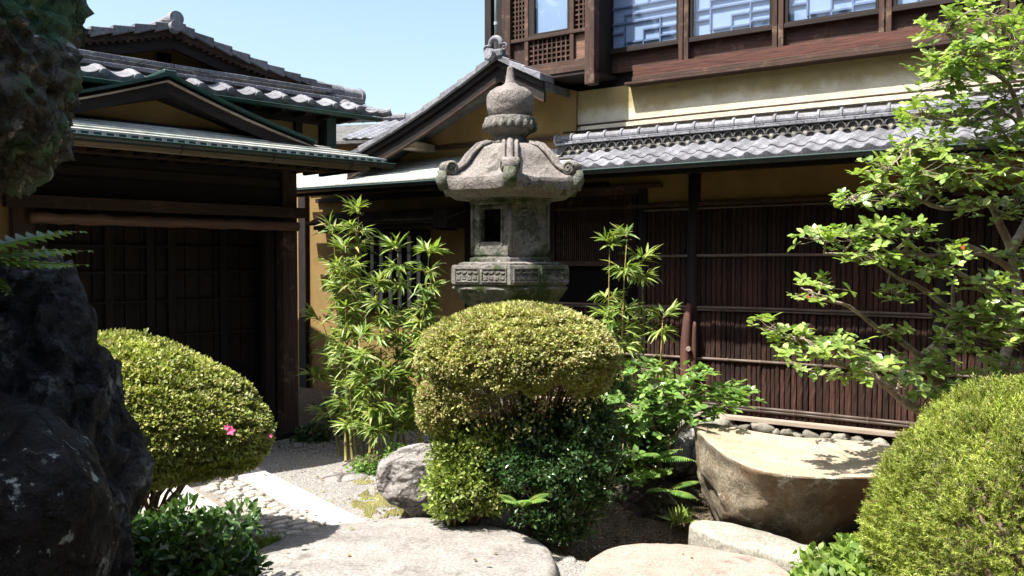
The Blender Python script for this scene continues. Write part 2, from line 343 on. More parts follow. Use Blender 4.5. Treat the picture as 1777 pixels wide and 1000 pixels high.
# ------------------------------------------------------------------ leaf scatter
def unit(a): return a/np.maximum(np.linalg.norm(a, axis=1, keepdims=True), 1e-9)
T_SMALL = (np.array([(0,0,0),(.5,.27,.06),(1,0,0),(.5,-.27,.06)]), [(0,3,2),(0,2,1)])
T_LEAF = (np.array([(0,0,0),(.3,.24,.05),(.68,.27,.02),(1,0,-.10),(.68,-.27,.02),(.3,-.24,.05),(.3,0,0),(.68,0,-.03)]),
          [(0,6,1),(6,7,2,1),(7,3,2),(0,5,6),(5,4,7,6),(4,3,7)])
T_BAM = (np.array([(0,0,0),(.25,.075,.02),(.6,.06,-.02),(1,0,-.16),(.6,-.06,-.02),(.25,-.075,.02),(.25,0,0),(.6,0,-.045)]), T_LEAF[1])
def _needles():
    V, Fc = [], []
    for i in range(11):
        t = .15+.8*i/10; s = 1 if i % 2 else -1; ln = .42*(1.1-.6*t)
        an = i*2.4; d = np.array([.62, math.cos(an)*.8, math.sin(an)*.5]); d /= np.linalg.norm(d)
        q = np.cross(d, [1, .1, .3]); q /= np.linalg.norm(q); p = np.array([t*.75, 0, 0]); b = len(V)
        V += [p-q*.045, p+q*.045, p+d*ln]; Fc.append((b, b+1, b+2))
    b = len(V); V += [np.array(x) for x in ((0, -.02, 0), (0, .02, 0), (.8, 0, 0))]; Fc.append((b, b+1, b+2))
    return (np.array(V), Fc)
T_YEW = _needles()
T_NAN = (T_LEAF[0]*np.array([1, .75, 1]), T_LEAF[1])
def leaf_axes(A, N):
    A = unit(A); S = unit(np.cross(N, A)); return A, S, np.cross(A, S)
def scatter(name, T, P, A, N, L, mat, parent=None, kind='stuff', smooth=False):
    A, S, N = leaf_axes(A, N); tv, tf = T; n = len(P); L = np.asarray(L).reshape(-1, 1, 1)*np.ones((n, 1, 1))
    V = P[:, None, :]+L*(tv[None, :, 0:1]*A[:, None, :]+tv[None, :, 1:2]*S[:, None, :]+tv[None, :, 2:3]*N[:, None, :])
    nv = len(tv); fs = []
    for k in (3, 4):
        ff = np.array([f for f in tf if len(f) == k])
        if len(ff): fs.append((ff[None]+np.arange(n)[:, None, None]*nv).reshape(-1, k))
    return link(name, fastmesh(name, V.reshape(-1, 3), fs, mat, smooth), parent, kind)
def leaf_objects(name, T, P, A, N, L, mat, parent, me=None):
    A, S, N = leaf_axes(A, N)
    if me is None: me = fastmesh(name, T[0], [np.array([f]) for f in T[1]], mat, True)
    L = np.asarray(L)*np.ones(len(P))
    for p, a, s, n, l in zip(P, A, S, N, L):
        o = link(name, me, parent)
        m = Matrix.Identity(4)
        for i in range(3): m[i][0] = a[i]*l; m[i][1] = s[i]*l; m[i][2] = n[i]*l; m[i][3] = p[i]
        o.matrix_basis = m
    return me
def rnd(n, s=1.): return rng.normal(size=(n, 3))*s
def sph(n): return unit(rng.normal(size=(n, 3)))

# ------------------------------------------------------------------ rocks
def rock_mesh(name, size, seed, mat, sub=4, planes=12, amp=.06, freq=2.5, fine=.02, cut=.8, bottom=True):
    rs = np.random.default_rng(seed)
    bm = bmesh.new(); bmesh.ops.create_icosphere(bm, subdivisions=sub, radius=1)
    D = np.array([v.co[:] for v in bm.verts]); D = unit(D)
    nn = unit(rs.normal(size=(planes, 3))); dd = rs.uniform(cut, 1.0, planes)
    r = np.ones(len(D))*1.02
    for n_, d_ in zip(nn, dd):
        c = D@n_; rr = np.where(c > .05, d_/np.maximum(c, .05), 9)
        k = 30.; r = -np.log(np.exp(-k*r)+np.exp(-k*np.minimum(rr, 3)))/k
    o = Vector((seed*1.3, seed*.7, seed*2.1))
    for v, d, q in zip(bm.verts, D, r):
        dv = Vector(d); h = (noise.ridged_multi_fractal(dv*freq*1.4+o, 1., 2.1, 5, 1., 2.)-1.1)*fine*.9+noise.fractal(dv*freq+o, 1., 2., 4)*amp + (1-abs(noise.noise(dv*freq*3+o)))*fine*2 + noise.noise(dv*freq*9+o)*fine
        p = dv*(q+h); v.co = Vector((p.x*size[0], p.y*size[1], p.z*size[2]))
    me = bpy.data.meshes.new(name); bm.to_mesh(me); bm.free()
    me.polygons.foreach_set('use_smooth', [True]*len(me.polygons)); me.materials.append(mat); return me
def rock(name, loc, size, seed, mat, rot=0, label=None, cat='rock', group=None, parent=None, tilt=(0, 0), **k):
    o = link(name, rock_mesh(name, size, seed, mat, **k), parent); o.location = loc; o.rotation_euler = (tilt[0], tilt[1], rot)
    if label: setp(o, label, cat, group)
    return o

# ================================================================== GROUND
def gh(x, y):
    h = -.36*math.exp(-((x-1.28)/.92)**4-((y-5.22)/.50)**4)
    h += .10*math.exp(-((x-.1)/.7)**2-((y-5.9)/.6)**2)
    return h+.012*noise.noise(Vector((x*2, y*2, 0)))*(1 if abs(x) < 8 and y < 14 else 0)
def axis(a, b, step, far):
    n = int((b-a)/step); c = [a+i*step for i in range(n+1)]
    return [a-far, a-far/3, a-far/10, a-3]+c+[b+3, b+far/10, b+far/3, b+far]
ax = axis(-5, 5, .07, 300); ay = axis(1, 11, .07, 300)
V = [(x, y, gh(x, y)) for y in ay for x in ax]; nx = len(ax)
Fq = [(j*nx+i, j*nx+i+1, (j+1)*nx+i+1, (j+1)*nx+i) for j in range(len(ay)-1) for i in range(nx-1)]
g = link('ground', fastmesh('ground', V, Fq, M['ground'], True)); g['kind'] = 'structure'

# ------------------------------------------------------------------ paved path: cobbles between two granite slabs
pa = math.atan2(.61, .79)
mb = MB().box(1.0, 2.49, 4.56, 7.25, -.05, .012)
path = mb.build('paved_path', M['mortar']); path.rotation_euler.z = pa
setp(path, 'cobbled path with two long pale granite slabs leading to the dark gate', kind='structure')
def pslab(x0, x1, y0, y1):
    MB().box(x0, x1, y0, y1, -.03, .036).build('granite_slab', M['slab'], path, bevel=.008)
pslab(2.255, 2.475, 4.57, 6.02); pslab(2.255, 2.475, 6.028, 7.2)
pslab(1.60, 1.88, 5.33, 6.6); pslab(1.60, 1.88, 6.61, 7.2)
cob = []
for k in range(7):
    rs = np.random.default_rng(50+k); n = 9; mb = MB(); b = []
    rad = [1+rs.uniform(-.1, .08) for _ in range(n)]
    for f_, z in ((1., -.04), (1., .012), (.9, .026), (.6, .032)):
        for i in range(n):
            a = 2*math.pi*i/n; q = 1/(abs(math.cos(a))**3.2+abs(math.sin(a))**3.2)**(1/3.2)
            b.append((.5*rad[i]*q*f_*math.cos(a), .5*rad[i]*q*f_*math.sin(a), z+rs.uniform(-.002, .003)))
    fs = [(j*n+i, j*n+(i+1) % n, (j+1)*n+(i+1) % n, (j+1)*n+i) for j in range(3) for i in range(n)]+[tuple(3*n+i for i in range(n))]
    cob.append(MB().add(b, fs).mesh('cobble', M['cobble'], smooth=True))
t = 4.62; row = 0; nc = 0
while t < 7.15:
    dt = random.uniform(.066, .088); s_ = 1.02+random.uniform(0, .08)
    while s_ < 2.23:
        ds = random.uniform(.085, .15)
        if s_+ds > 2.245: ds = 2.245-s_
        c = s_+ds/2
        if not (1.575 < c+ds/2 and c-ds/2 < 1.905 and t+dt/2 > 5.31) and ds > .05:
            o = link('cobble', random.choice(cob), path); o.location = (c, t+dt/2+random.uniform(-.012, .012), random.uniform(-.006, .004))
            o.scale = (ds*.97, dt*.96, 1); o.rotation_euler.z = random.uniform(-.14, .14); nc += 1
        s_ += ds
    t += dt
# ================================================================== GATE HOUSE (left building)
gate = thing('gate_house', 'dark timber gate house on the left with green copper porch roof and tiled gable above', 'building', (*G.o, 0), G.a)
def P(name, label=None, parent=gate):
    e = bpy.data.objects.new(name, None); COL.objects.link(e); e.parent = parent
    if label: e['label'] = label
    return e
MB().box(-.07, .07, -.07, .07, 0, 2.49).rough(.006, 5, 1, 3).build('post', M['woodb'], gate)
MB().box(-2.24, -2.10, -.07, .07, 0, 2.49).rough(.006, 5, 2, 3).build('post', M['woodb'], gate)
MB().box(-.18, -.09, .05, .15, 0, 1.92).build('door_jamb', M['woodd'], gate, .004)
MB().box(-2.08, -1.98, .05, .15, 0, 1.92).build('door_jamb', M['woodd'], gate, .004)
n = 22
MB().tube([(-2.14+i*2.2/n, -.10, 1.925+.012*noise.noise(Vector((i*.7, 0, 0)))) for i in range(n+1)], [.044+.01*noise.noise(Vector((i*.9, 3, 0))) for i in range(n+1)], 12).rough(.006, 18, 4).build('log_lintel', M['log'], gate, smooth=True)
MB().box(-2.3, .12, -.15, -.03, 2.0, 2.09).rough(.004, 6, 5, 4).build('lintel_beam', M['woodb_x'], gate)
MB().box(-8, .34, -.84, -.775, 2.395, 2.438).rough(.005, 7, 6, 4).build('eave_beam', M['palewood'], gate)
MB().box(-8, .20, -.42, -.32, 2.40, 2.47).rough(.008, 7, 6, 4).build('purlin', M['woodb_x'], gate)
MB().box(-2.12, .0, -.02, .03, 2.10, 2.44).build('transom_board', M['woodd_x'], gate)
for z in (2.18, 2.27, 2.36):
    MB().box(-2.11, -.075, -.035, -.022, z, z+.07).build('transom_board', M['woodd_x'], gate)
# door: side walls and boarded doors, every board a part
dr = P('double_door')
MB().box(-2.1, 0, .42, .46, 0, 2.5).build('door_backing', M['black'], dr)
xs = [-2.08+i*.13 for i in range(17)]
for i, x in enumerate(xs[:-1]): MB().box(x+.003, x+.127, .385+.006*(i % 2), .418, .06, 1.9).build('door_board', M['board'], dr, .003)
for px in (189, 261, 298, 388, 480):
    x = G(px, 500, -.36)[0]
    if x < -.02: MB().box(x-.035, x+.035, .345, .384, .03, 1.92).build('door_stile', M['woodd'], dr, .004)
for z in (.3, .62, .95, 1.25, 1.5, 1.72): MB().box(-2.06, -.05, .352, .38, z, z+.022).build('door_rail', M['woodd_x'], dr)
MB().box(-2.12, .02, -.14, .2, 0, .07).build('threshold', M['woodd_x'], gate, .006)
MB().box(-9., -2.25, 0, .1, .0, 2.45).build('side_wall', M['ochre'], gate)
MB().box(-.06, .04, .08, 3.2, 0, 2.6).build('side_wall', M['woodd'], gate)
MB().box(.45, .56, .12, .24, 0, 2.9).build('rear_post', M['woodd'], gate) if 0 else None
# copper porch roof: courses from the gutter up
cr = P('copper_porch_roof')
ze, zt, de, dt_ = 2.49, 2.645, .87, .42
nc_ = 5; xr0, xr1 = .50, -.16
MB().add([(-8., -de+.02, ze-.05), (xr0-.03, -de+.02, ze-.05), (xr0-.03, .1, ze-.02), (-8., .1, ze-.02), (-8., -de+.02, ze-.006), (xr0-.03, -de+.02, ze-.006), (xr1, -dt_+.02, zt-.012), (-8., -dt_+.02, zt-.012)],
         [(0, 3, 2, 1), (0, 1, 5, 4), (4, 5, 6, 7), (1, 2, 6, 5), (2, 3, 7, 6)]).build('roof_base', M['woodd_x'], cr)
for i in range(nc_):
    a, b = i/nc_, (i+1.12)/nc_
    da, db = de+(dt_-de)*a, de+(dt_-de)*b; za, zb = ze+(zt-ze)*a, ze+(zt-ze)*b
    xa, xb = xr0+(xr1-xr0)*a, xr0+(xr1-xr0)*b
    X = -8.; k = 0
    while X < xa-.05:
        L = .62 if X+.62 < xa-.2 else xa-X
        if k == 0: L -= .3*(i % 2)
        x1a = X+L-.003; x1b = min(x1a, xb) if X+L >= xa-.001 else x1a
        up = .014; 
        MB().hexa([(X, -da, za), (x1a, -da, za), (x1b, -db, zb-.012), (X, -db, zb-.012)], [(X, -da, za+up), (x1a, -da, za+up), (x1b, -db, zb), (X, -db, zb)]).build('copper_sheet', M['copper'], cr)
        X += L; k += 1
# hip side
MB().add([(xr0, -de, ze+.01), (xr0+.05, .6, ze+.01), (xr1, .6, zt), (xr1, -dt_, zt)], [(0, 1, 2, 3)]).add([(xr0, -de, ze-.03), (xr0+.05, .6, ze-.03)], []).build('hip_sheet', M['copper'], cr)
# fascia of little copper clips, gutter
MB().box(-8., xr0, -de-.004, -de+.03, ze-.045, ze-.001).build('fascia', M['verdigris'], cr)
for i in range(34): MB().box(-2.3+i*.083, -2.3+i*.083+.03, -de-.008, -de-.004, ze-.04, ze-.003).build('fascia_clip', M['copper'], cr)
def gutter(parent, x0, x1, d, z, mat=M['gutter'], r=.038, rim=True):
    mb = MB(); n = 8; prof = [(-math.cos(math.pi*k/n)*r, -math.sin(math.pi*k/n)*r) for k in range(n+1)]
    pr2 = [(a*.86, b*.86) for a, b in prof]
    V = [(x0, -d+a, z+b) for a, b in prof]+[(x1, -d+a, z+b) for a, b in prof]+[(x0, -d+a, z+b) for a, b in pr2]+[(x1, -d+a, z+b) for a, b in pr2]
    m = n+1
    fs = [(i, i+1, m+i+1, m+i) for i in range(n)]+[(2*m+i, 3*m+i, 3*m+i+1, 2*m+i+1) for i in range(n)]
    fs += [(0, m, 3*m, 2*m), (n, 2*m+n, 3*m+n, m+n)]+[(m+i, m+i+1, 3*m+i+1, 3*m+i) for i in range(n)]
    o = mb.add(V, fs).build('gutter', mat, parent)
    if rim: MB().tube([(x0, -d-r, z), (x1, -d-r, z)], .006, 6).build('gutter_rim', M['verdigris'], parent)
    return o
gutter(gate, -8., .53, de+.045, ze-.035)
for x in (-2.1, -1.35, -.62, .1): MB().tube([(x, -de-.09, ze-.03), (x, -de-.085, ze-.075), (x, -de-.02, ze-.1)], .005, 5).build('gutter_bracket', M['gutter'], gate)
for i in range(22):
    x = -3.2+i*.17
    MB().box(x, x+.035, -.77, .05, ze-.085, ze-.052).build('rafter', M['woodd'], gate)
# small copper gable on the porch roof
pk = G(290, 128, .6); e1 = G(545, 245, .6); pk = (pk[0], pk[1]); e0 = (2*pk[0]-e1[0], e1[1])
sg = P('small_gable')
def verge(parent, a, b, d, wid, th, mat, name, dback, off=0.):
    """board along the slope from a to b (x,z), hanging down wid, front at d, thick th"""
    MB().hexa([(a[0], -d, a[1]-off-wid), (b[0], -d, b[1]-off-wid), (b[0], -d+th, b[1]-off-wid), (a[0], -d+th, a[1]-off-wid)],
              [(a[0], -d, a[1]-off), (b[0], -d, b[1]-off), (b[0], -d+th, b[1]-off), (a[0], -d+th, a[1]-off)]).build(name, mat, parent)
def curve(a, b, n, sag):
    return [(a[0]+(b[0]-a[0])*i/n, a[1]+(b[1]-a[1])*i/n-sag*math.sin(math.pi*i/n)) for i in range(n+1)]
for e in (e0, e1):
    c = curve(pk, e, 6, .022)
    for name, mat, d, w_, off, back in (('copper_edge', M['verdigris'], .66, .022, 0, .9), ('edge_strip', M['palewood'], .625, .014, .05, .03), ('bargeboard', M['woodd_x'], .60, .12, .03, .03)):
        mb = MB()
        for p, q in zip(c[:-1], c[1:]):
            mb.hexa([(p[0], -d, p[1]-off-w_), (q[0], -d, q[1]-off-w_), (q[0], -d+back, q[1]-off-w_), (p[0], -d+back, p[1]-off-w_)],
                    [(p[0], -d, p[1]-off), (q[0], -d, q[1]-off), (q[0], -d+back, q[1]-off), (p[0], -d+back, p[1]-off)])
        mb.build(name, mat, sg)
    MB().hexa([(pk[0], -.6, pk[1]-.17), (e[0], -.6, e[1]-.12), (e[0], -.2, e[1]-.12), (pk[0], -.2, pk[1]-.17)], [(pk[0], -.56, pk[1]-.04), (e[0], -.56, e[1]-.04), (e[0], .2, e[1]-.04), (pk[0], .2, pk[1]-.04)]).build('soffit', M['woodd'], sg)
MB().prism([(pk[0]-1.1, 2.60), (pk[0]+1.1, 2.60), (pk[0]+.12, pk[1]-.11), (pk[0]-.12, pk[1]-.11)], -.38, .1).build('gable_plaster', M['ochre'], sg)
MB().box(pk[0]-1.2, pk[0]+1.15, -.43, -.38, 2.625, 2.665).build('sill_board', M['woodd_x'], sg)
MB().box(pk[0]-.05, pk[0]+.05, -.665, -.1, pk[1]-.012, pk[1]+.02).build('ridge_cap', M['verdigris'], sg, .008)
# upper body and tiled pent roof
MB().box(-9., .40, .0, 2.2, 2.5, 2.92).build('upper_wall', M['ochre'], gate)
for x in (-.30, .08, .34): MB().box(x, x+.07, -.045, .001, 2.5, 2.92).build('upper_stud', M['woodd'], gate)
MB().box(-3.2, .5, -.06, -.0, 2.88, 2.95).build('wall_plate', M['woodd_x'], gate)
MB().box(.36, .46, -.12, -.02, 2.5, 2.95).build('corner_post', M['verdigris'], gate)
def pan_tile(wd, ln, ball=True, flap=.045, th=.014, n=14, amp=.02):
    """one roof tile: wave profile across x (0..wd), running back along y 0..ln, with its drop edge or round end in front"""
    V = []; Fs = []; prof = []
    for i in range(n+1):
        t = i/n
        z = amp*math.cos(2*math.pi*(t-.18))*(1.25 if math.cos(2*math.pi*(t-.18)) > 0 else .8)
        prof.append((t*wd*1.04, z))
    m = n+1
    for y, dz in ((0, 0), (ln, 0)):
        for k in (0, -th):
            V += [(x, y, z+k) for x, z in prof]
    for i in range(n):
        Fs += [(i, i+1, 2*m+i+1, 2*m+i), (m+i, 3*m+i, 3*m+i+1, m+i+1), (i, m+i, m+i+1, i+1), (2*m+i, 2*m+i+1, 3*m+i+1, 3*m+i)]
    Fs += [(0, 2*m, 3*m, m), (n, m+n, 3*m+n, 2*m+n)]
    mb = MB().add(V, Fs)
    if flap:
        b = [(x, -.012, min(z, .028)) for x, z in prof]+[(x, -.012, -flap-(.004*math.sin(math.pi*i/n))) for i, (x, z) in enumerate(prof)]
        b2 = [(x, .006, z) for x, y, z in b]
        mb.add(b+b2, [(i, m+i, m+i+1, i+1) for i in range(n)]+[(2*m+i, 2*m+i+1, 3*m+i+1, 3*m+i) for i in range(n)]+[(i, i+1, 2*m+i+1, 2*m+i) for i in range(n)]+[(m+i, 3*m+i, 3*m+i+1, m+i+1) for i in range(n)]+[(0, 2*m, 3*m, m), (n, m+n, 3*m+n, 2*m+n)])
    if ball:
        r = .037; cx = wd*.18
        mb.tube([(cx, -.03, -.004), (cx, -.024, -.004), (cx, .0, -.004), (cx, ln*.5, .002)], [r*.72, r*.95, r, r*.8], 14)
    return mb.mesh('roof_tile', M['tile'], smooth=True)
def autosmooth(me):
    bm = bmesh.new(); bm.from_mesh(me)
    for e in bm.edges: e.smooth = not (e.is_manifold and e.calc_face_angle(0) > .7)
    bm.to_mesh(me); bm.free()
tr = P('tiled_pent_roof')
zE = 2.985; sl_ = math.atan2(.14, .36)
mt = pan_tile(.245, .24); autosmooth(mt)
mt2 = pan_tile(.245, .24, ball=False, flap=.0); autosmooth(mt2)
for i in range(15):
    x = .77-.25-i*.25
    for j in (0, 1):
        o = link('roof_tile', mt if j == 0 else mt2, tr); o.location = (x, -.33+j*.18, zE+.035+j*.075); o.rotation_euler = (sl_, 0, random.uniform(-.01, .01))
MB().hexa([(-9., -.31, zE-.03), (.74, -.31, zE-.03), (.6, .3, zE-.03), (-9., .3, zE-.03)], [(-9., -.31, zE-.005), (.74, -.31, zE-.005), (.6, .2, zE+.16), (-9., .2, zE+.16)]).build('eave_board', M['woodd_x'], tr)
gutter(tr, -3.2, .80, .355, zE-.035, M['verdigris'], .03)
for i in range(14): MB().box(-2.6+i*.24, -2.6+i*.24+.04, -.30, .0, zE-.075, zE-.035).build('rafter', M['woodd'], tr)
# courses of flat tile at the foot of the big gable
nb = P('ridge_band')
for j, (zz, dd_) in enumerate(((3.10, .17), (3.135, .16), (3.17, .15))):
    x = -3.1+.07*j
    while x < (.30-.05*j):
        L = .21; MB().box(x, x+L-.004, -dd_, .06, zz, zz+.031).build('flat_tile', M['tile'] if j != 1 else M['tiledark'], nb, .003); x += L
MB().box(-3.1, .3, -.13, .06, 2.99, 3.1).build('band_bed', M['tiledark'], nb)
# side ridge with round cap tile at the right
sr = P('side_ridge')
for j, zz in enumerate((3.10, 3.135)):
    x = .30
    while x < .78-.04*j: MB().box(x, x+.16, -.12+.006*j, .10, zz, zz+.032).build('flat_tile', M['tile'], sr, .003); x += .164
for i in range(3):
    x = .16+i*.2
    MB().tube([(x, -.02, 3.222-.010*i), (x+.21, -.02, 3.214-.010*i)], [.068, .074], 18).build('cap_tile', M['tile'], sr, smooth=False)
MB().tube([(.765, -.02, 3.190), (.805, -.02, 3.188)], [.090, .084], 24).build('round_end_tile', M['tile'], sr)
MB().box(.70, .757, -.09, .06, 3.05, 3.18).build('end_block', M['tiledark'], sr, .01)
MB().box(.5, .80, -.25, .2, 3.03, 3.075).build('corner_tile', M['tile'], sr, .01)
MB().tube([(.6, -.12, 3.06), (.84, -.33, 3.01), (.9, -.38, 3.03)], [.03, .04, .045], 12).build('corner_cap_tile', M['tile'], sr)
# big tiled gable
bgp = P('tiled_gable')
pk2 = G(290, 48, -.05); r2 = G(560, 158, -.05); l2 = (2*pk2[0]-r2[0]-.4, G(145, 66, -.05)[1]-.26)
cR = curve(pk2, r2, 9, .03); cL = curve(pk2, (2*pk2[0]-r2[0], r2[1]), 9, .03)
for c in (cR, cL):
    for p, q in zip(c[:-1], c[1:]):
        dx = .02 if q[0] > p[0] else -.02
        MB().hexa([(p[0]-dx, -.12, p[1]-.022), (q[0], -.12, q[1]-.05), (q[0], .12, q[1]-.05), (p[0]-dx, .12, p[1]-.022)],
                  [(p[0]-dx, -.12, p[1]+.010), (q[0], -.12, q[1]+.032), (q[0], .12, q[1]+.032), (p[0]-dx, .12, p[1]+.010)]).build('verge_tile', M['tile'], bgp, .004)
    for name, mat, d, w_, off, back in (('verge_moulding', M['woodb_x'], .09, .05, .04, .04), ('bargeboard', M['woodd_x'], .06, .12, .07, .04)):
        mb = MB()
        for p, q in zip(c[:-1], c[1:]):
            mb.hexa([(p[0], -d, p[1]-off-w_), (q[0], -d, q[1]-off-w_), (q[0], -d+back, q[1]-off-w_), (p[0], -d+back, p[1]-off-w_)], [(p[0], -d, p[1]-off), (q[0], -d, q[1]-off), (q[0], -d+back, q[1]-off), (p[0], -d+back, p[1]-off)])
        mb.build(name, mat, bgp)
    k = 0
    while k < 26:   # dentils (batten ends) below the verge
        t = (k+.5)/26; i = min(int(t*9), 8); f_ = t*9-i
        x = c[i][0]+(c[i+1][0]-c[i][0])*f_; z = c[i][1]+(c[i+1][1]-c[i][1])*f_
        MB().box(x-.014, x+.014, -.085, -.045, z-.105, z-.072).build('batten_end', M['woodb'], bgp); k += 1
    a, b = c[0], c[-1]
    MB().hexa([(a[0], .0, a[1]-.09), (b[0], .0, b[1]-.09), (b[0], 4, b[1]-.09), (a[0], 4, a[1]-.09)], [(a[0], .0, a[1]-.035), (b[0], .0, b[1]-.035), (b[0], 4, b[1]-.035), (a[0], 4, a[1]-.035)]).build('roof_slope', M['tiledark'], bgp)
MB().prism([(pk2[0]-1.5, 3.0), (pk2[0]+1.4, 3.0), (pk2[0]+.05, pk2[1]-.12), (pk2[0]-.05, pk2[1]-.12)], .14, .2).build('gable_plaster', M['ochre'], bgp)
MB().box(pk2[0]-.05, pk2[0]+.06, .115, .16, pk2[1]-.27, pk2[1]-.20).build('gable_vent', M['black'], bgp)
MB().tube([(pk2[0]-.005, -.16, pk2[1]+.035), (pk2[0]-.005, -.10, pk2[1]+.035)], [.058, .064], 24).build('ridge_end_disc', M['tile'], bgp)
MB().tube([(pk2[0]-.005, -.17, pk2[1]-.025), (pk2[0]-.005, -.10, pk2[1]-.025)], [.05, .056], 24).build('ridge_end_disc', M['tile'], bgp)
MB().tube([(pk2[0], -.1, pk2[1]+.045), (pk2[0], 3.9, pk2[1]+.045)], .05, 14).build('ridge_cap', M['tile'], bgp)
MB().box(pk2[0]-.11, pk2[0]+.10, -.1, 3.9, pk2[1]-.03, pk2[1]+.025).build('ridge_base', M['tile'], bgp, .01)

# ================================================================== MAIN HOUSE (kitchen wing, gable and upper storey)
hs = thing('garden_house', 'two-storey timber and ochre plaster house with tiled eave and cedar bark wall behind the garden', 'building', (*W.o, 0), W.a)
def Q(name, label=None): return P(name, label, hs)
def X(px, py, d=0.): return W(px, py, d)[0]
MB().box(-7, 6.5, .0, .12, 0, 2.9).build('ground_floor_wall', M['ochre'], hs)
# posts
def post(x, w_=.11, z1=2.42, mat='woodd', d=.05):
    MB().tube([(x+.008*math.sin(z*3+x), -d+.03, z) for z in np.linspace(0, z1, 9)], [w_/2+.004*math.sin(i*1.7+x) for i in range(9)], 12).build('post', M[mat], hs, smooth=True)
post(0); post(2.10, .13); post(4.2)
MB().box(-2.66, -2.55, -.05, -.001, .2, 2.34).build('post', M['woodd'], hs, .004)
MB().box(-5.30, -5.17, -.06, -.001, .0, 2.7).build('post', M['woodd'], hs, .004)
MB().box(-1.60, -1.50, -.05, -.001, .2, 2.34).build('post', M['woodd'], hs, .004)
MB().box(-.56, -.48, -.04, -.001, .2, 2.3).build('post', M['woodd'], hs, .004)
MB().box(-1.5, 6, -.045, -.001, 2.12, 2.155).build('head_rail', M['woodb_x'], hs)
# cedar bark cladding: strips in two tiers
bk = Q('bark_cladding', 'cedar bark strips held by thin bamboo rails')
MB().box(-1.49, 6.2, -.006, -.001, .2, 2.12).build('backing', M['black'], bk)
MB().box(-2.54, -1.61, -.006, -.001, .2, 1.1).build('backing', M['black'], bk)
x = -1.5; cnt = 0
bms = []
for k in range(5):
    rs = random.Random(k); mb = MB(); n = 14; w_ = .052
    for i in range(n+1):
        z = i/n; c0 = rs.uniform(-.003, .003); 
        for u_, dy in ((-.5, 0), (-.42, -.010), (-.12, -.013+rs.uniform(-.004, .004)), (.2, -.012+rs.uniform(-.005, .004)), (.43, -.009), (.5, 0)):
            mb.v.append((u_*w_*rs.uniform(.9, 1.02)+c0, dy-.008, z))
    mb.f = [(i*6+j, i*6+j+1, (i+1)*6+j+1, (i+1)*6+j) for i in range(n) for j in range(5)]
    bms.append(mb.mesh('bark_strip', M['bark']))
random.seed(3)
while x < 5.2:
    w_ = random.uniform(.036, .060)
    for z0, z1 in ((.215, 1.17), (1.175, 2.11)):
        if x < -.5 and z0 > 1: continue
        o = link('bark_strip', random.choice(bms), bk); o.location = (x+w_/2, random.uniform(-.004, .0), z0); o.scale = (w_/.052*.92, random.choice((.8, 1.2)), z1-z0)
        cnt += 1
    x += w_
def rail(z, x0=-.5, x1=5.2, r=.013, mat='bambr', d=.035):
    n = int((x1-x0)/.3); pts = []; rr = []
    for i in range(n):
        xx = x0+(x1-x0)*i/n
        for dx, k in ((0, 1.), (.004, 1.35), (.012, 1.35), (.016, 1.)): pts.append((xx+dx, -d, z+.004*math.sin(xx*2))); rr.append(r*k)
    MB().tube(pts, rr, 8).build('bamboo_rail', M[mat], bk, smooth=True)
for z, x0 in ((2.10, -.5), (1.66, -.5), (1.18, -1.5), (.705, -1.5), (.262, -1.5), (.288, -1.5)): rail(z, x0)
rail(1.155, -1.5, 5.2, .009)
MB().box(-2.6, 5.5, -.13, -.0, .178, .208).rough(.002, 8, 2, 3).build('base_board', M['palewood'], hs)
# stone footing
ft = Q('stone_footing')
MB().box(-2.6, 5.5, -.03, .0, -.05, .178).build('footing_bed', M['roughrock'], ft)
fs_ = [rock_mesh('footing_stone', (1, 1, 1), 300+k, M['fieldstone'], sub=3, planes=10, amp=.12, fine=.05, cut=.6) for k in range(9)]
random.seed(11)
for r_ in range(2):
    x = -1.6+.04*r_
    while x < 3.3:
        s_ = random.choice((.04, .05, .06, .075, .1, .12)); o = link('footing_stone', random.choice(fs_), ft)
        zz = .115 if r_ == 0 else .03
        o.location = (x+s_, -.09-.07*r_+random.uniform(-.02, .02), zz+random.uniform(-.015, .012)); o.scale = (s_*1.08, s_, s_*random.uniform(.6, .85)); o.rotation_euler = (random.uniform(-.5, .5), random.uniform(-.4, .4), random.uniform(-3, 3))
        x += s_*1.85
# ribbed lattice window by the lantern
lw = Q('lattice_window')
MB().box(-1.50, -.56, -.045, -.001, 2.26, 2.31).build('window_head', M['woodb_x'], lw)
MB().box(-1.50, -.50, -.06, -.001, 1.56, 1.61).build('window_sill', M['woodb_x'], lw)
MB().box(-1.49, -.57, -.012, -.002, 1.61, 2.26).build('window_back', M['black'], lw)
MB().box(-1.48, -.8, -.0145, -.0125, 1.9, 2.2).build('paper_pane', M['board'], lw)
for i in range(38): MB().box(-1.48+i*.0238, -1.48+i*.0238+.010, -.032, -.016, 1.61, 2.26).build('lattice_bar', M['woodb'], lw)
for z in (1.78, 2.02): MB().box(-1.49, -.57, -.036, -.032, z, z+.012).build('lattice_rail', M['woodd_x'], lw)
MB().box(-1.56, -.32, -.075, -.001, 2.31, 2.345).build('window_shelf', M['woodb_x'], lw, .004)
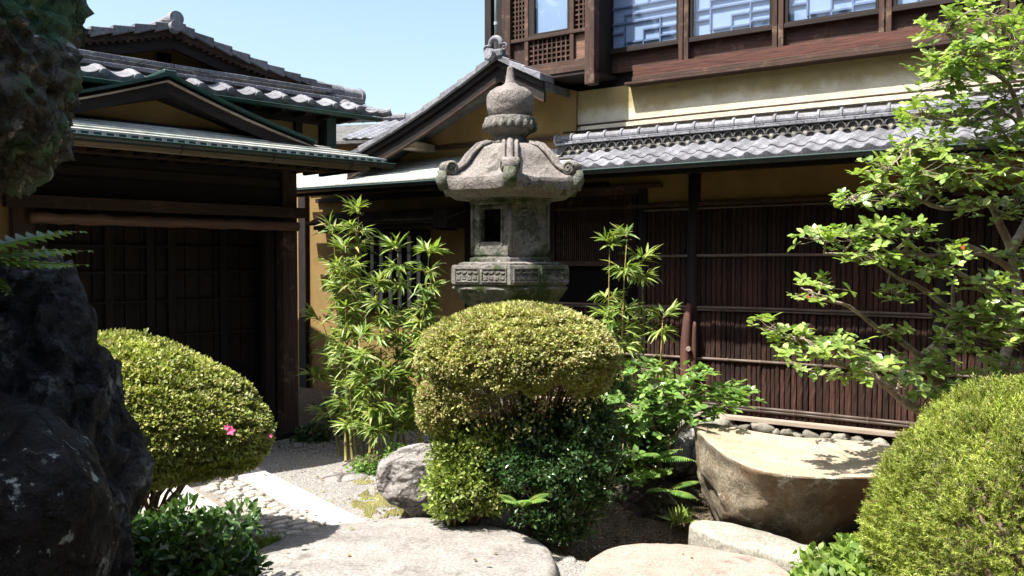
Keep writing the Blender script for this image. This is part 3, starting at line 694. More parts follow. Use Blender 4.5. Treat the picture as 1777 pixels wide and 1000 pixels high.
# kitchen window with its own little shingled hood
kw = Q('barred_window', 'window with pale vertical bars under a small shingled hood')
MB().box(-4.16, -3.26, -.012, -.002, 1.08, 1.9).build('window_back', M['black'], kw)
for a in ((-4.22, -4.15, 1.03, 1.95), (-3.26, -3.18, 1.03, 1.95), (-4.22, -3.18, 1.90, 1.96), (-4.22, -3.18, 1.02, 1.08)):
    MB().box(a[0], a[1], -.05, -.001, a[2], a[3]).build('window_frame', M['woodd'], kw)
for i in range(6): MB().box(-4.08+i*.145, -4.08+i*.145+.042, -.035, -.018, 1.08, 1.9).build('pale_bar', M['whiteslat'], kw)
for i in range(22): MB().box(-4.14+i*.04, -4.14+i*.04+.01, -.0165, -.0125, 1.08, 1.9).build('thin_bar', M['woodb'], kw)
for z in (1.3, 1.5, 1.7): MB().box(-4.15, -3.27, -.045, -.037, z, z+.014).build('window_rail', M['woodd_x'], kw)
hd = Q('window_hood')
MB().hexa([(-4.75, -.42, 2.035), (-2.62, -.42, 2.035), (-2.62, .0, 2.17), (-4.75, .0, 2.17)], [(-4.75, -.42, 2.06), (-2.62, -.42, 2.06), (-2.62, .0, 2.20), (-4.75, .0, 2.20)]).build('hood_board', M['woodd_x'], hd)
random.seed(5)
for j in range(5):
    x = -4.76
    while x < -2.63:
        L = random.uniform(.06, .12); d0 = .425-j*.085; z0 = 2.062+(.42-d0)*.333
        MB().hexa([(x, -d0, z0), (x+L-.004, -d0, z0), (x+L-.004, -d0+.12, z0+.034), (x, -d0+.12, z0+.034)], [(x, -d0, z0+.014), (x+L-.004, -d0, z0+.014+random.uniform(0, .006)), (x+L-.004, -d0+.12, z0+.045), (x, -d0+.12, z0+.045)]).build('shingle', M['shingle'], hd); x += L
MB().box(-4.7, -2.58, -.36, -.30, 1.985, 2.03).build('hood_beam', M['woodd_x'], hd)
for x in (-4.6, -3.75, -2.85): MB().box(x, x+.05, -.38, 0, 1.95, 1.99).build('hood_bracket', M['woodd'], hd)
MB().box(-2.78, -2.60, -.44, -.0, 1.975, 2.17).build('hood_end_board', M['woodd'], hd)
# copper lean-to roof over the kitchen side
ck = Q('copper_lean_to_roof')
ce, ct, cde, cdt = 2.455, 2.80, .75, -.0; nC = 9
MB().hexa([(-5.0, -cde+.02, ce-.05), (-.9, -cde+.02, ce-.05), (-.9, 0, ct-.10), (-5.0, 0, ct-.10)], [(-5.0, -cde+.02, ce-.004), (-.9, -cde+.02, ce-.004), (-.9, 0, ct-.004), (-5.0, 0, ct-.004)]).build('roof_base', M['woodd_x'], ck)
for i in range(nC):
    a, b = i/nC, (i+1.1)/nC; da, db = cde*(1-a), cde*(1-b); za, zb = ce+(ct-ce)*a, ce+(ct-ce)*b
    X0 = -5.0-.2*(i % 2)
    xe = -.80 if i < 3 else -1.25
    while X0 < xe-.02:
        X1 = min(X0+.45, xe)
        MB().hexa([(X0, -da, za), (X1-.003, -da, za), (X1-.003, -db, zb-.01), (X0, -db, zb-.01)], [(X0, -da, za+.014), (X1-.003, -da, za+.014), (X1-.003, -db, zb+.001), (X0, -db, zb+.001)]).build('copper_sheet', M['copper'], ck); X0 = X1
MB().box(-5.0, -.85, -cde-.004, -cde+.02, ce-.04, ce-.001).build('fascia', M['gutter'], ck)
gutter(hs, -5.0, 5.5, .80, 2.425)
MB().box(-5.0, -.9, -.045, -.001, 2.34, 2.39).build('wall_plate', M['woodd_x'], hs)
MB().box(-5., 5.6, -.62, -.55, 2.37, 2.42).build('eave_beam', M['woodd_x'], hs)
for i in range(52):
    x = -4.9+i*.2
    MB().hexa([(x, -.70, 2.37), (x+.035, -.70, 2.37), (x+.035, 0, 2.55), (x, 0, 2.55)], [(x, -.70, 2.405), (x+.035, -.70, 2.405), (x+.035, 0, 2.60), (x, 0, 2.60)]).build('rafter', M['woodd'], hs)
# tiled pent eave
te = Q('tiled_eave')
mt3 = pan_tile(.155, .26, ball=False, flap=.052, n=12, amp=.014); autosmooth(mt3)
mt4 = pan_tile(.155, .26, ball=False, flap=.0, n=12, amp=.014); autosmooth(mt4)
s3 = math.atan2(.17, .42)
MB().hexa([(-1.0, -.74, 2.41), (5.6, -.74, 2.41), (5.6, 0, 2.6), (-1.0, 0, 2.6)], [(-1.0, -.74, 2.435), (5.6, -.74, 2.435), (5.6, 0, 2.72), (-1.0, 0, 2.72)]).build('eave_board', M['woodd_x'], te)
x = -.98
while x < 5.3:
    for j in (0, 1):
        o = link('roof_tile', mt3 if j == 0 else mt4, te); o.location = (x, -.755+.135*j, 2.478+.066*j+random.uniform(-.003, .003)); o.rotation_euler = (s3, 0, random.uniform(-.012, .012))
    x += .155
# ridge band against the wall: flat tiles, openwork, flat tiles, round caps
rb = Q('ridge_band', 'tile band with openwork pattern capped by round collared tiles')
def flats(z, d, L, h, mat, x0, x1=5.4):
    x = x0
    while x < x1: MB().box(x, x+L-.004, -d+random.uniform(-.003, .003), -.0, z, z+h).build('flat_tile', mat, rb, .003); x += L
flats(2.600, .40, .19, .016, M['tile'], -1.25); flats(2.618, .385, .21, .016, M['tile'], -1.2); 
flats(2.742, .375, .2, .016, M['tile'], -1.3); flats(2.760, .365, .22, .014, M['tile'], -1.22)
MB().box(-1.3, 5.5, -.34, 0, 2.55, 2.742).build('band_bed', M['tiledark'], rb)
mr = MB()
for k in range(12):
    a0, a1 = math.pi*k/12, math.pi*(k+1)/12
    for r0, r1 in ((.036, .047),):
        b = [(r0*math.cos(a0), 0, r0*math.sin(a0)), (r1*math.cos(a0), 0, r1*math.sin(a0)), (r1*math.cos(a1), 0, r1*math.sin(a1)), (r0*math.cos(a1), 0, r0*math.sin(a1))]
        mr.hexa([(p[0], -.022, p[2]) for p in b], [(p[0], 0, p[2]) for p in b])
mr = mr.mesh('openwork_arc', M['tiledark'])
dm = MB().prism([(-.024, 0), (-.012, -.02), (.012, -.02), (.024, 0), (.012, .02), (-.012, .02)], -.012, 0).mesh('openwork_plug', M['fieldstone'])
for i in range(66):
    for j in range(2):
        o = link('openwork_arc', mr, rb); o.location = (-1.2+i*.094+.047*j, -.34, 2.638+.052*j)
    o = link('openwork_plug', dm, rb); o.location = (-1.2+i*.094+.047, -.341, 2.668); o.rotation_euler.y = random.uniform(-.2, .2)
x = -1.32
while x < 5.3:
    MB().tube([(x, -.30, 2.800), (x+.178, -.30, 2.800)], [.044, .041], 14).build('cap_tile', M['tile'], rb)
    MB().tube([(x-.012, -.30, 2.802), (x-.008, -.30, 2.802), (x+.012, -.30, 2.802), (x+.016, -.30, 2.802)], [.044, .056, .056, .044], 14).build('cap_collar', M['tile'], rb)
    x += .18
MB().hexa([(-1.3, -.30, 2.77), (5.4, -.30, 2.77), (5.4, 0, 2.77), (-1.3, 0, 2.77)], [(-1.3, -.30, 2.81), (5.4, -.30, 2.81), (5.4, 0, 2.88), (-1.3, 0, 2.88)]).build('back_bed', M['tiledark'], rb)
# plaster wall between the eave and the upper storey
up = Q('plaster_band')
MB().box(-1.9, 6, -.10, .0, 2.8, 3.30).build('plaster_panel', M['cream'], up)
MB().box(-1.35, 6, -.135, -.10, 2.89, 2.905).build('ledge_board', M['woodd_x'], up)
MB().box(-1.15, 6, -.13, -.10, 2.905, 2.945).rough(.006, 14, 3, 5).build('broken_plaster_strip', M['cream'], up)
MB().box(-1.5, 6, -.125, -.10, 2.955, 2.965).build('ledge_board', M['woodb_x'], up)
# gable over the kitchen wing
gb = Q('kitchen_gable')
gp_, gL, gR = W(866, 98, .6), W(652, 240, .6), W(945, 133, .6)
gl_ext = (gp_[0]-1.66*1.25, gp_[1]-.69*1.25)
cl = curve(gp_, gl_ext, 9, .05); cr_ = curve(gp_, gR, 3, .0)
for c in (cl, cr_):
    for p, q in zip(c[:-1], c[1:]):
        s_ = 1 if q[0] > p[0] else -1
        MB().hexa([(p[0]-.02*s_, -.68, p[1]-.03), (q[0], -.68, q[1]-.045), (q[0], -.42, q[1]-.045), (p[0]-.02*s_, -.42, p[1]-.03)],
                  [(p[0]-.02*s_, -.68, p[1]+.018), (q[0], -.68, q[1]+.028), (q[0], -.42, q[1]+.028), (p[0]-.02*s_, -.42, p[1]+.018)]).build('verge_tile', M['tile'], gb, .005)
    for name, mat, d, w_, off, back in (('verge_moulding', M['woodd_x'], .64, .06, .045, .05), ('bargeboard', M['woodd_x'], .61, .15, .08, .035), ('bargeboard_edge', M['woodb_x'], .618, .018, .225, .045)):
        mb = MB()
        for p, q in zip(c[:-1], c[1:]):
            mb.hexa([(p[0], -d, p[1]-off-w_), (q[0], -d, q[1]-off-w_), (q[0], -d+back, q[1]-off-w_), (p[0], -d+back, p[1]-off-w_)], [(p[0], -d, p[1]-off), (q[0], -d, q[1]-off), (q[0], -d+back, q[1]-off), (p[0], -d+back, p[1]-off)])
        mb.build(name, mat, gb)
    a, b = c[0], c[-1]
    MB().hexa([(a[0], -.6, a[1]-.13), (b[0], -.6, b[1]-.13), (b[0], 2., b[1]-.13), (a[0], 2., a[1]-.13)], [(a[0], -.6, a[1]-.05), (b[0], -.6, b[1]-.05), (b[0], 2., b[1]-.05), (a[0], 2., a[1]-.05)]).build('roof_slope', M['tiledark'], gb)
MB().prism([(gL[0]-.1, 2.72), (-1.2, 2.72), (-1.2, 3.3), (gp_[0], gp_[1]-.1), (gL[0]-.1, gp_[1]-.86)], -.13, -.102).build('gable_plaster', M['ochre'], gb)
MB().box(-3.15, -2.98, -.57, -.1, 2.82, 2.90).build('purlin_end', M['palewood'], gb, .006)
MB().box(-3.7, -1.4, -.165, -.131, 2.84, 2.872).build('gable_sill', M['woodb_x'], gb)
# ridge-end ornament: disc, arch and two scrolls
og = Q('ridge_end_ornament', 'pale grey ridge-end tile with arched crest and two curled scrolls')
ox, oz = gp_[0]-.015, gp_[1]+.02
MB().tube([(ox-.01, -.76, oz-.02), (ox-.01, -.70, oz-.02)], [.05, .058], 20).build('disc', M['tile'], og)
mb = MB(); arc = []
for k in range(15):
    a = -.35+(math.pi+.7)*k/14; arc.append((ox+.015+.062*math.cos(a)*1.05, -.66, oz+.085+.062*math.sin(a)))
MB().tube(arc, [.020+.008*math.sin(math.pi*k/14) for k in range(15)], 10).build('arched_crest', M['tile'], og, smooth=True)
for sgn in (-1, 1):
    sc_ = []; 
    for k in range(22):
        a = k*.42; r_ = .045*(1-k/24); sc_.append((ox+.015+sgn*(.105-r_*math.cos(a)), -.665, oz+.045+r_*math.sin(a)))
    MB().tube(sc_, [.011*(1-.5*k/22) for k in range(22)], 8).build('scroll', M['tile'], og, smooth=True)
MB().box(ox-.09, ox+.11, -.70, -.60, oz-.05, oz+.03).build('ornament_base', M['tile'], og, .015)
MB().tube([(ox, -.6, oz+.0), (ox, 1.8, oz+.0)], .05, 12).build('ridge_cap', M['tile'], og)
# upper storey
us = Q('upper_storey')
MB().box(-2.0, 6.2, -.0, 3, 3.27, 5.6).build('upper_wall', M['woodd_x'], us)
MB().box(-.62, 6.2, -.235, 0, 3.275, 3.30).build('sill_moulding', M['woodb_x'], us, .004)
MB().box(-.55, 6.2, -.215, 0, 3.305, 3.345).build('sill_moulding', M['woodb_x'], us, .003)
MB().box(-.545, 6.2, -.20, 0, 3.348, 3.445).rough(.002, 20, 2, 2).build('sill_beam', M['woodr_x'], us)
MB().box(-.9, 6.2, -.06, -.001, 3.445, 3.64).build('spandrel_board', M['woodb_x'], us)
MB().box(-.92, 6.2, -.125, -.001, 3.615, 3.655).build('window_sill', M['woodd_x'], us, .003)
for i in range(9):
    x0 = -.86+.868*i; x1 = x0+.715
    fr_ = P('window', parent=us)
    MB().box(x0+.002, x1-.002, -.030, -.02, 3.66, 4.6).build('paper', M['paper'], fr_)
    MB().box(x0, x1, -.098, -.094, 3.668, 4.6).build('glass_pane', M['glass'], fr_)
    for a in ((x0-.02, x0+.003), (x1-.003, x1+.02)): MB().box(a[0], a[1], -.11, -.03, 3.655, 4.6).build('sash_stile', M['woodd'], fr_)
    MB().box(x0, x1, -.11, -.085, 3.655, 3.668).build('sash_rail', M['woodd_x'], fr_)
    # meander-like lattice behind the glass
    wv = x1-x0
    def kb(a, b, c, d_): MB().box(x0+a*wv, x0+b*wv, -.052, -.032, 3.66+c, 3.66+d_).build('lattice_bar', M['kumiko'], fr_)
    t_ = .016
    kb(0, 1, .40, .40+t_); kb(0, 1, .245, .245+t_) ; kb(.0, .2, .155, .155+t_)
    kb(.20, .22, .05, .335); kb(.20, .99, .32, .32+t_); kb(.24, .5, .055, .055+t_)
    kb(.48, .50, .0, .17); kb(.50, .99, .155, .155+t_); kb(.48, .72, .0+.05, .05+t_); kb(.72, .74, .0, .245); kb(.74, .99, .075, .075+t_); kb(.0, 1, .53, .53+t_); kb(.55, .57, .40, .9)
    if i:
        MB().box(x0-.125, x0-.082, -.135, -.001, 3.45, 4.7).build('mullion', M['woodb'], us, .003)
        MB().box(x0-.072, x0-.028, -.135, -.001, 3.45, 4.7).build('mullion', M['woodb'], us, .003)
MB().box(-2.1, 6.3, -.5, 3, 5.55, 5.7).build('upper_ceiling', M['woodd_x'], us)
MB().hexa([(-2.6, -.55, 5.7), (6.6, -.55, 5.7), (6.6, 3.6, 5.7), (-2.6, 3.6, 5.7)], [(-2.6, -.55, 5.75), (6.6, -.55, 5.75), (6.6, 1.6, 6.6), (-2.6, 1.6, 6.6)]).build('upper_roof', M['tile'], us)
# projecting bay
by = Q('lattice_bay', 'projecting bay with dark grid lattices round a small pane')
MB().box(-2.06, -.84, -.40, .0, 3.40, 5.6).build('bay_body', M['woodd'], by)
MB().box(-2.10, -.80, -.47, -.0, 3.38, 3.41).build('bay_floor', M['woodd_x'], by)
def bb(x0, x1, z0, z1, d0=.47, d1=.40, mat='woodb', name='bay_frame', bev=.003): return MB().box(x0, x1, -d0, -d1, z0, z1).build(name, M[mat], by, bev)
bb(-.90, -.80, 3.27, 5.5, .50, .40); bb(-2.08, -2.00, 3.42, 5.5, .47, .4, 'woodd'); bb(-1.86, -1.76, 3.42, 5.5, .48, .4)
bb(-2.0, -.9, 3.412, 3.46, .48, .4, 'woodb_x'); bb(-1.76, -.9, 3.46, 3.53, .465, .4, 'woodb_x')
bb(-1.99, -1.87, 3.75, 3.84, .44, .4, 'woodb_x')
bb(-1.76, -.9, 3.775, 3.81, .47, .4, 'woodb_x'); bb(-1.60, -1.555, 3.53, 5.5, .465); bb(-1.085, -1.04, 3.53, 5.5, .465)
bb(-1.555, -1.085, 3.81, 3.835, .46, .4, 'woodd_x')
MB().box(-1.555, -1.49, -.455, -.4, 3.835, 5.3).build('sash_stile', M['woodd'], by); MB().box(-1.115, -1.085, -.455, -.4, 3.835, 5.3).build('sash_stile', M['woodd'], by)
MB().box(-1.49, -1.115, -.412, -.402, 3.835, 5.3).build('paper', M['paper'], by)
MB().box(-1.49, -1.115, -.442, -.438, 3.835, 5.3).build('glass_pane', M['glass'], by)
bb(-1.555, -1.085, 3.53, 3.775, .408, .4, 'log', 'lattice_back', 0)
bb(-1.76, -1.60, 3.53, 3.775, .43, .4, 'woodb', 'panel'); bb(-1.04, -.9, 3.53, 3.775, .43, .4, 'log', 'panel')
bb(-1.76, -1.60, 3.81, 5.3, .408, .4, 'log', 'lattice_back', 0); bb(-1.04, -.9, 3.81, 5.3, .408, .4, 'log', 'lattice_back', 0)
def grid(x0, x1, z0, z1, nx_, nz_):
    for i in range(1, nx_): x = x0+(x1-x0)*i/nx_; MB().box(x-.007, x+.007, -.445, -.409, z0, z1).build('lattice_bar', M['woodb'], by)
    for j in range(1, nz_): z = z0+(z1-z0)*j/nz_; MB().box(x0, x1, -.441, -.412, z-.007, z+.007).build('lattice_bar', M['woodb'], by)
grid(-1.555, -1.085, 3.53, 3.775, 9, 5); grid(-1.76, -1.60, 3.81, 4.6, 4, 17); grid(-1.04, -.9, 3.81, 4.6, 3, 17)
dpx = -1.90
dp = MB().tube([(dpx, -.52, 3.5), (dpx, -.52, 5.5)], .017, 10).build('downpipe', M['pipe'], hs, smooth=True)
MB().tube([(dpx, -.52, 3.97), (dpx, -.52, 4.0)], .022, 10).build('pipe_collar', M['pipe'], dp)
# lighter log added over the wall post to paint its sunlit lower part
st = thing('lit_post_part', 'lighter log added over the wall post for its sunlit lower part, with a cut knot', 'post', (W.o[0]-.13*W.n[0]*-1*-1, W.o[1], 0))
st.location = (W.o[0]+.13*W.n[0], W.o[1]+.13*W.n[1], 0)
MB().tube([(-.02, 0, 0), (-.022, 0, .4), (-.03, 0, .8), (-.015, 0, 1.05), (0, .0, 1.19), (.01, 0, 1.215)], [.055, .052, .05, .042, .034, .02], 14).rough(.004, 12, 1).build('log', M['litpost'], st, smooth=True)
MB().tube([(.0, 0, .0), (.045, -.01, .7), (.05, -.01, 1.0), (.055, -.01, 1.05)], [.03, .03, .022, .014], 10).rough(.003, 12, 1).build('side_shoot', M['litpost'], st, smooth=True)
MB().tube([(-.01, -.035, .80), (-.015, -.066, .80)], [.026, .02], 12).build('cut_knot', M['palewood'], st)

# ------------------------------------------------------------------ distant roof between the buildings
dr_ = thing('distant_tiled_house', 'distant low roof of rippled grey tiles seen between the two gables', 'building', at(715, 215, 15), R(-14))
MB().box(-3.5, 2.0, .4, 3.4, -3.7, -.28).build('wall', M['ochre'], dr_)
mb = MB().hexa([(-3.8, 0, -.30), (2.2, 0, -.30), (2.2, 2, -.30), (-3.8, 2, -.30)], [(-3.8, 0, -.25), (2.2, 0, -.25), (2.2, 2., .36), (-3.8, 2., .36)]); mb.build('roof_base', M['tiledark'], dr_)
mt5 = pan_tile(.19, .17, ball=False, flap=.03, n=8)
for j in range(14):
    for i in range(17):
        o = link('roof_tile', mt5, dr_); o.location = (-1.3+i*.19, .0+j*.145, -.2+j*.0445); o.rotation_euler = (.29, 0, 0)
MB().tube([(-3.8, 2.0, .47), (2.2, 2.0, .47)], .07, 10).build('ridge_cap', M['tile'], dr_)
for i in range(20): MB().tube([(-3.6+i*.3, 2., .475), (-3.58+i*.3, 2., .475)], .085, 10).build('ridge_collar', M['tile'], dr_)

# ================================================================== STONE LANTERN
LX, LY = -.012, 6.0
lan = thing('stone_lantern', 'tall weathered hexagonal stone lantern with onion finial and curled roof corners behind the clipped azalea', 'stone lantern', (LX, LY, 0))
A0 = -math.pi/2
def hexr(an, sharp=1.): 
    d = ((an-A0) % (math.pi/3))-math.pi/6; q = math.cos(math.pi/6)/math.cos(d); return q*sharp+(1-sharp)*.93
def corner(an):
    d = abs(((an-A0+math.pi/6) % (math.pi/3))-math.pi/6)/(math.pi/6); return max(0, 1-d*2.2)
def hexlathe(prof, n=72, lift=None, sharp=1.):
    mb = MB(); m = len(prof)
    for i, (r, z) in enumerate(prof):
        for k in range(n):
            an = A0+2*math.pi*k/n; rr = r*hexr(an, sharp); zz = z
            if lift: rr, zz = lift(i, an, rr, zz)
            mb.v.append((rr*math.cos(an), rr*math.sin(an), zz))
    mb.f = [(i*n+k, i*n+(k+1) % n, (i+1)*n+(k+1) % n, (i+1)*n+k) for i in range(m-1) for k in range(n)]
    mb.f += [tuple(range(n-1, -1, -1)), tuple((m-1)*n+k for k in range(n))]; return mb
def sb(mb, name, mat, amp=.003, fr=25):   # roughen and link a carved piece
    mb.rough(amp, fr); me = mb.mesh(name, M[mat], smooth=True); autosmooth(me); return link(name, me, lan)
sb(hexlathe([(.42, .0), (.42, .16), (.38, .2), (.26, .27), (.2, .3)]), 'pedestal', 'granite_moss')
sb(MB().lathe([(.165, .28), (.15, .32), (.145, .7), (.165, .72), (.17, .76), (.165, .80), (.145, .82), (.145, 1.2), (.16, 1.24), (.17, 1.31)], n=36), 'shaft', 'granite')
def lob(an, z): return 1+.045*abs(math.sin(3*(an-A0)))*(1 if z < 1.43 else 0)
mb = MB(); prof = [(.26, 1.285), (.31, 1.30), (.36, 1.335), (.40, 1.38), (.425, 1.42), (.432, 1.435), (.432, 1.450)]
mb = hexlathe(prof, 96, lambda i, an, r, z: (r*(1+(.05*abs(math.sin(3*(an-A0-math.pi/6)*2)) if i < 5 else 0)), z), .75)
bowl = sb(mb, 'lotus_bowl', 'granite_moss', .003)
for k in range(12):    # petal rims
    a0 = A0+math.pi/12*(2*k+1); pts = []
    for j in range(9):
        u_ = -1+2*j/8; an = a0+u_*.22; rr = (.445-.05*u_*u_)*hexr(an, .8)*(1.0-.10*u_*u_); pts.append((rr*math.cos(an), rr*math.sin(an), 1.425-.075*u_*u_*abs(u_)))
    MB().tube(pts, .008, 6).build('petal_rim', M['granite'], bowl, smooth=True)
plate = sb(hexlathe([(.435, 1.449), (.45, 1.455), (.45, 1.572), (.443, 1.58)]), 'base_plate', 'granite', .0025)
sb(hexlathe([(.40, 1.578), (.40, 1.592), (.36, 1.600)]), 'plate_step', 'granite', .003)
def face(k, Rr):   # frame of hex face k (between corner k and k+1): origin at face centre
    a = A0+math.pi/3*k+math.pi/6; ap = Rr*math.cos(math.pi/6); nrm = Vector((math.cos(a), math.sin(a), 0)); tg = Vector((-math.sin(a), math.cos(a), 0)); return nrm*ap, tg, nrm
def fbox(mb, fc, u0, u1, z0, z1, d0, d1):
    o, tg, nr = fc; mb.hexa([o+tg*u+nr*d+Vector((0, 0, z0)) for u, d in ((u0, d1), (u1, d1), (u1, d0), (u0, d0))], [o+tg*u+nr*d+Vector((0, 0, z1)) for u, d in ((u0, d1), (u1, d1), (u1, d0), (u0, d0))])
for k in range(6):
    fc = face(k, .45)
    for s_ in (-1, 1):
        c = s_*.105; mb = MB()
        for a in ((c-.095, c+.095, 1.553, 1.560), (c-.095, c+.095, 1.468, 1.475), (c-.095, c-.088, 1.475, 1.553), (c+.088, c+.095, 1.475, 1.553)): fbox(mb, fc, *a, -.002, .007)
        for j in range(4):
            for m_ in range(6):
                t0 = math.pi*m_/6; t1 = math.pi*(m_+1)/6; cc = c-.066+.044*j
                p = lambda t: (cc+.022*math.cos(t), 1.542-.018*math.sin(t))
                (ua, za), (ub, zb) = p(t0), p(t1); o, tg, nr = fc
                mb.hexa([o+tg*ua+nr*-.002+Vector((0, 0, za)), o+tg*ub+nr*-.002+Vector((0, 0, zb)), o+tg*ub+nr*-.002+Vector((0, 0, zb+.007)), o+tg*ua+nr*-.002+Vector((0, 0, za+.007))],
                        [o+tg*ua+nr*.007+Vector((0, 0, za)), o+tg*ub+nr*.007+Vector((0, 0, zb)), o+tg*ub+nr*.007+Vector((0, 0, zb+.007)), o+tg*ua+nr*.007+Vector((0, 0, za+.007))])
            fbox(mb, fc, c-.08+.042*j, c-.05+.042*j, 1.483+.004*(j % 2), 1.503+.004*(j % 2), -.002, .005)
        mb.rough(.0015, 40).build('carved_panel', M['granite'], plate)
sb(hexlathe([(.315, 1.595), (.315, 1.625), (.295, 1.632), (.295, 1.645), (.30, 1.65)]), 'fire_box_base', 'granite', .002)
fb = P('fire_box', parent=lan)
Rf = .295
for k in range(6):
    fc = face(k, Rf); hw = Rf/2; mb = MB()
    if k in (5, 2):
        a, b, z0, z1 = -.085, .075, 1.735, 1.955
        for q in ((-hw, a, 1.64, 1.99), (b, hw, 1.64, 1.99), (a, b, 1.64, z0), (a, b, z1, 1.99)): fbox(mb, fc, *q, -.055, 0)
        for q in ((a-.016, a-.004, z0-.02, z1+.02), (b+.004, b+.016, z0-.02, z1+.02), (a-.004, b+.004, z1+.004, z1+.016)): fbox(mb, fc, *q, -.002, .007)
        mb.rough(.0025, 22, 1, 3).build('window_wall', M['granite'], fb)
    else:
        fbox(mb, fc, -hw, hw, 1.64, 1.99, -.055, 0); mb.build('wall', M['granite'], fb)
        o, tg, nr = fc; rs = random.Random(k+4); mb = MB()
        for j in range(46):
            u_ = rs.gauss(0, .055); z = 1.83+rs.gauss(0, .07); u_ = max(-.11, min(.11, u_)); z = max(1.69, min(1.95, z))
            c = o+tg*u_+Vector((0, 0, z)); r_ = rs.uniform(.008, .02); n = 7
            mb.add([c+(tg*math.cos(2*math.pi*i/n)+Vector((0, 0, math.sin(2*math.pi*i/n)*.7)))*r_-nr*.002 for i in range(n)]+[c+(tg*math.cos(2*math.pi*i/n)+Vector((0, 0, math.sin(2*math.pi*i/n)*.7)))*r_*.6+nr*rs.uniform(.005, .012) for i in range(n)],
                   [(i, (i+1) % n, (i+1) % n+n, i+n) for i in range(n)]+[tuple(range(n, 2*n))])
        for j in range(3):
            r_ = .05-.014*j; cz = 1.86; pts = [o+tg*(.01+r_*math.cos(t))+Vector((0, 0, cz+r_*math.sin(t)))+nr*.002 for t in np.linspace(.3*j, 5.2+.3*j, 16)]
            mb.tube(pts, .006, 6)
        mb.rough(.002, 30).build('relief', M['granite_moss'], fb, smooth=True)
for k in range(6):
    a = A0+math.pi/3*k; MB().tube([(Rf*.985*math.cos(a), Rf*.985*math.sin(a), z) for z in (1.645, 1.8, 1.99)], .016, 8).rough(.002, 20).build('corner_rib', M['granite'], fb, smooth=True)
sb(hexlathe([(.30, 1.985), (.315, 1.995), (.315, 2.02), (.335, 2.028), (.335, 2.055)]), 'fire_box_cornice', 'granite_moss', .002)
def lift(i, an, r, z):
    c = corner(an)
    k = [0, 0, 0, .1, .4, .8, 1, 1, .9, .5, .1, 0, 0][i]
    return r*(1+.02*c*k), z+.045*c*c*k
rp = [(.10, 2.405), (.20, 2.402), (.265, 2.375), (.315, 2.315), (.355, 2.25), (.405, 2.20), (.46, 2.165), (.515, 2.152), (.525, 2.125), (.51, 2.075), (.45, 2.04), (.34, 2.03), (.2, 2.03)]
roof = sb(hexlathe(rp, 96, lift), 'roof', 'granite_pink', .004, 18)
for k in range(6):
    a = A0+math.pi/3*k; er = Vector((math.cos(a), math.sin(a), 0)); et = Vector((-math.sin(a), math.cos(a), 0))
    def ridge(off, rad, name):
        pts = [er*r_+et*off+Vector((0, 0, z)) for r_, z in ((.17, 2.412), (.25, 2.385), (.315, 2.325), (.36, 2.262), (.415, 2.218), (.47, 2.21))]
        MB().tube(pts, rad, 8).rough(.003, 20).build(name, M['granite_pink'], roof, smooth=True)
    ridge(0, .024, 'corner_ridge'); ridge(.042, .014, 'corner_ridge'); ridge(-.042, .014, 'corner_ridge')
    c = er*.472+Vector((0, 0, 2.222))
    MB().tube([c-et*.058, c-et*.05, c+et*.05, c+et*.058], [.036, .049, .049, .036], 18).rough(.003, 20).build('corner_scroll', M['granite_pink'], roof, smooth=True)
    MB().tube([er*.508+Vector((0, 0, 2.20)), er*.518+Vector((0, 0, 2.14)), er*.50+Vector((0, 0, 2.08))], [.042, .045, .036], 10).rough(.003, 20).build('scroll_neck', M['granite_moss'], roof, smooth=True)
    for s_ in (-1, 1):
        pts = [c+et*s_*.058+er*(.04-.002*j)*math.cos(j*.5)+Vector((0, 0, (.04-.002*j)*math.sin(j*.5))) for j in range(19)]
        MB().tube(pts, .0065, 5).build('spiral', M['granite_moss'], roof, smooth=True)
fn = MB().lathe([(.13, 2.40), (.135, 2.42), (.11, 2.44), (.105, 2.462), (.14, 2.485), (.17, 2.505), (.178, 2.53), (.178, 2.578), (.172, 2.592), (.15, 2.595)], n=40)
fin = sb(fn, 'lotus_collar', 'granite', .004)
for k in range(20):
    a = k*math.pi/10; MB().tube([(.168*math.cos(a), .168*math.sin(a), z) for z in (2.50, 2.525, 2.55, 2.568)], [.012, .024, .022, .01], 8).build('lotus_bead', M['granite'], fin, smooth=True)
sb(MB().lathe([(.135, 2.592), (.150, 2.61), (.161, 2.65), (.165, 2.70), (.160, 2.742), (.143, 2.772), (.108, 2.795), (.066, 2.81), (.040, 2.83), (.031, 2.86), (.025, 2.905), (.021, 2.94), (.010, 2.95)], n=40), 'jewel_finial', 'granite_pink', .004, 22)

# ================================================================== ROCKS AND STONES
def px_rock(name, Y, px, py, rx, ry, dep, seed, mat, label, **k):
    """boulder whose middle stands at depth Y; rx, ry half sizes in photo pixels at that depth"""
    c = at(px, py, Y); s_ = Y/F; return rock(name, c, (rx*s_, dep, ry*s_), seed, M[mat], label=label, **k)
px_rock('garden_rock', 3.2, -5, 880, 208, 385, .42, 5, 'darkrock', 'tall black rock with highlight streaks put into its colour as grey, and a fern on top, at the left edge', planes=16, cut=.72, sub=6, amp=.15, fine=.05, freq=2.3)
px_rock('garden_rock', 2.5, -35, 960, 208, 262, .36, 9, 'brownrock', 'smooth dark brown boulder with pale lichen specks in the lower left corner', planes=10, cut=.78, sub=5, amp=.10, fine=.02, freq=1.6)
px_rock('garden_rock', 2.75, -75, 60, 188, 235, .40, 16, 'mossrock', 'mossy dark rock jutting in at the upper left corner', planes=16, cut=.75, sub=6, amp=.16, fine=.075, freq=3)
MB().tube([(-2.35, 2.9, -.1), (-2.3, 2.9, .9), (-2.15, 2.9, 1.9), (-2., 2.85, 2.3)], [.34, .26, .28, .3], 18).rough(.05, 3).build('rock_column', M['mossrock'], None, smooth=True)
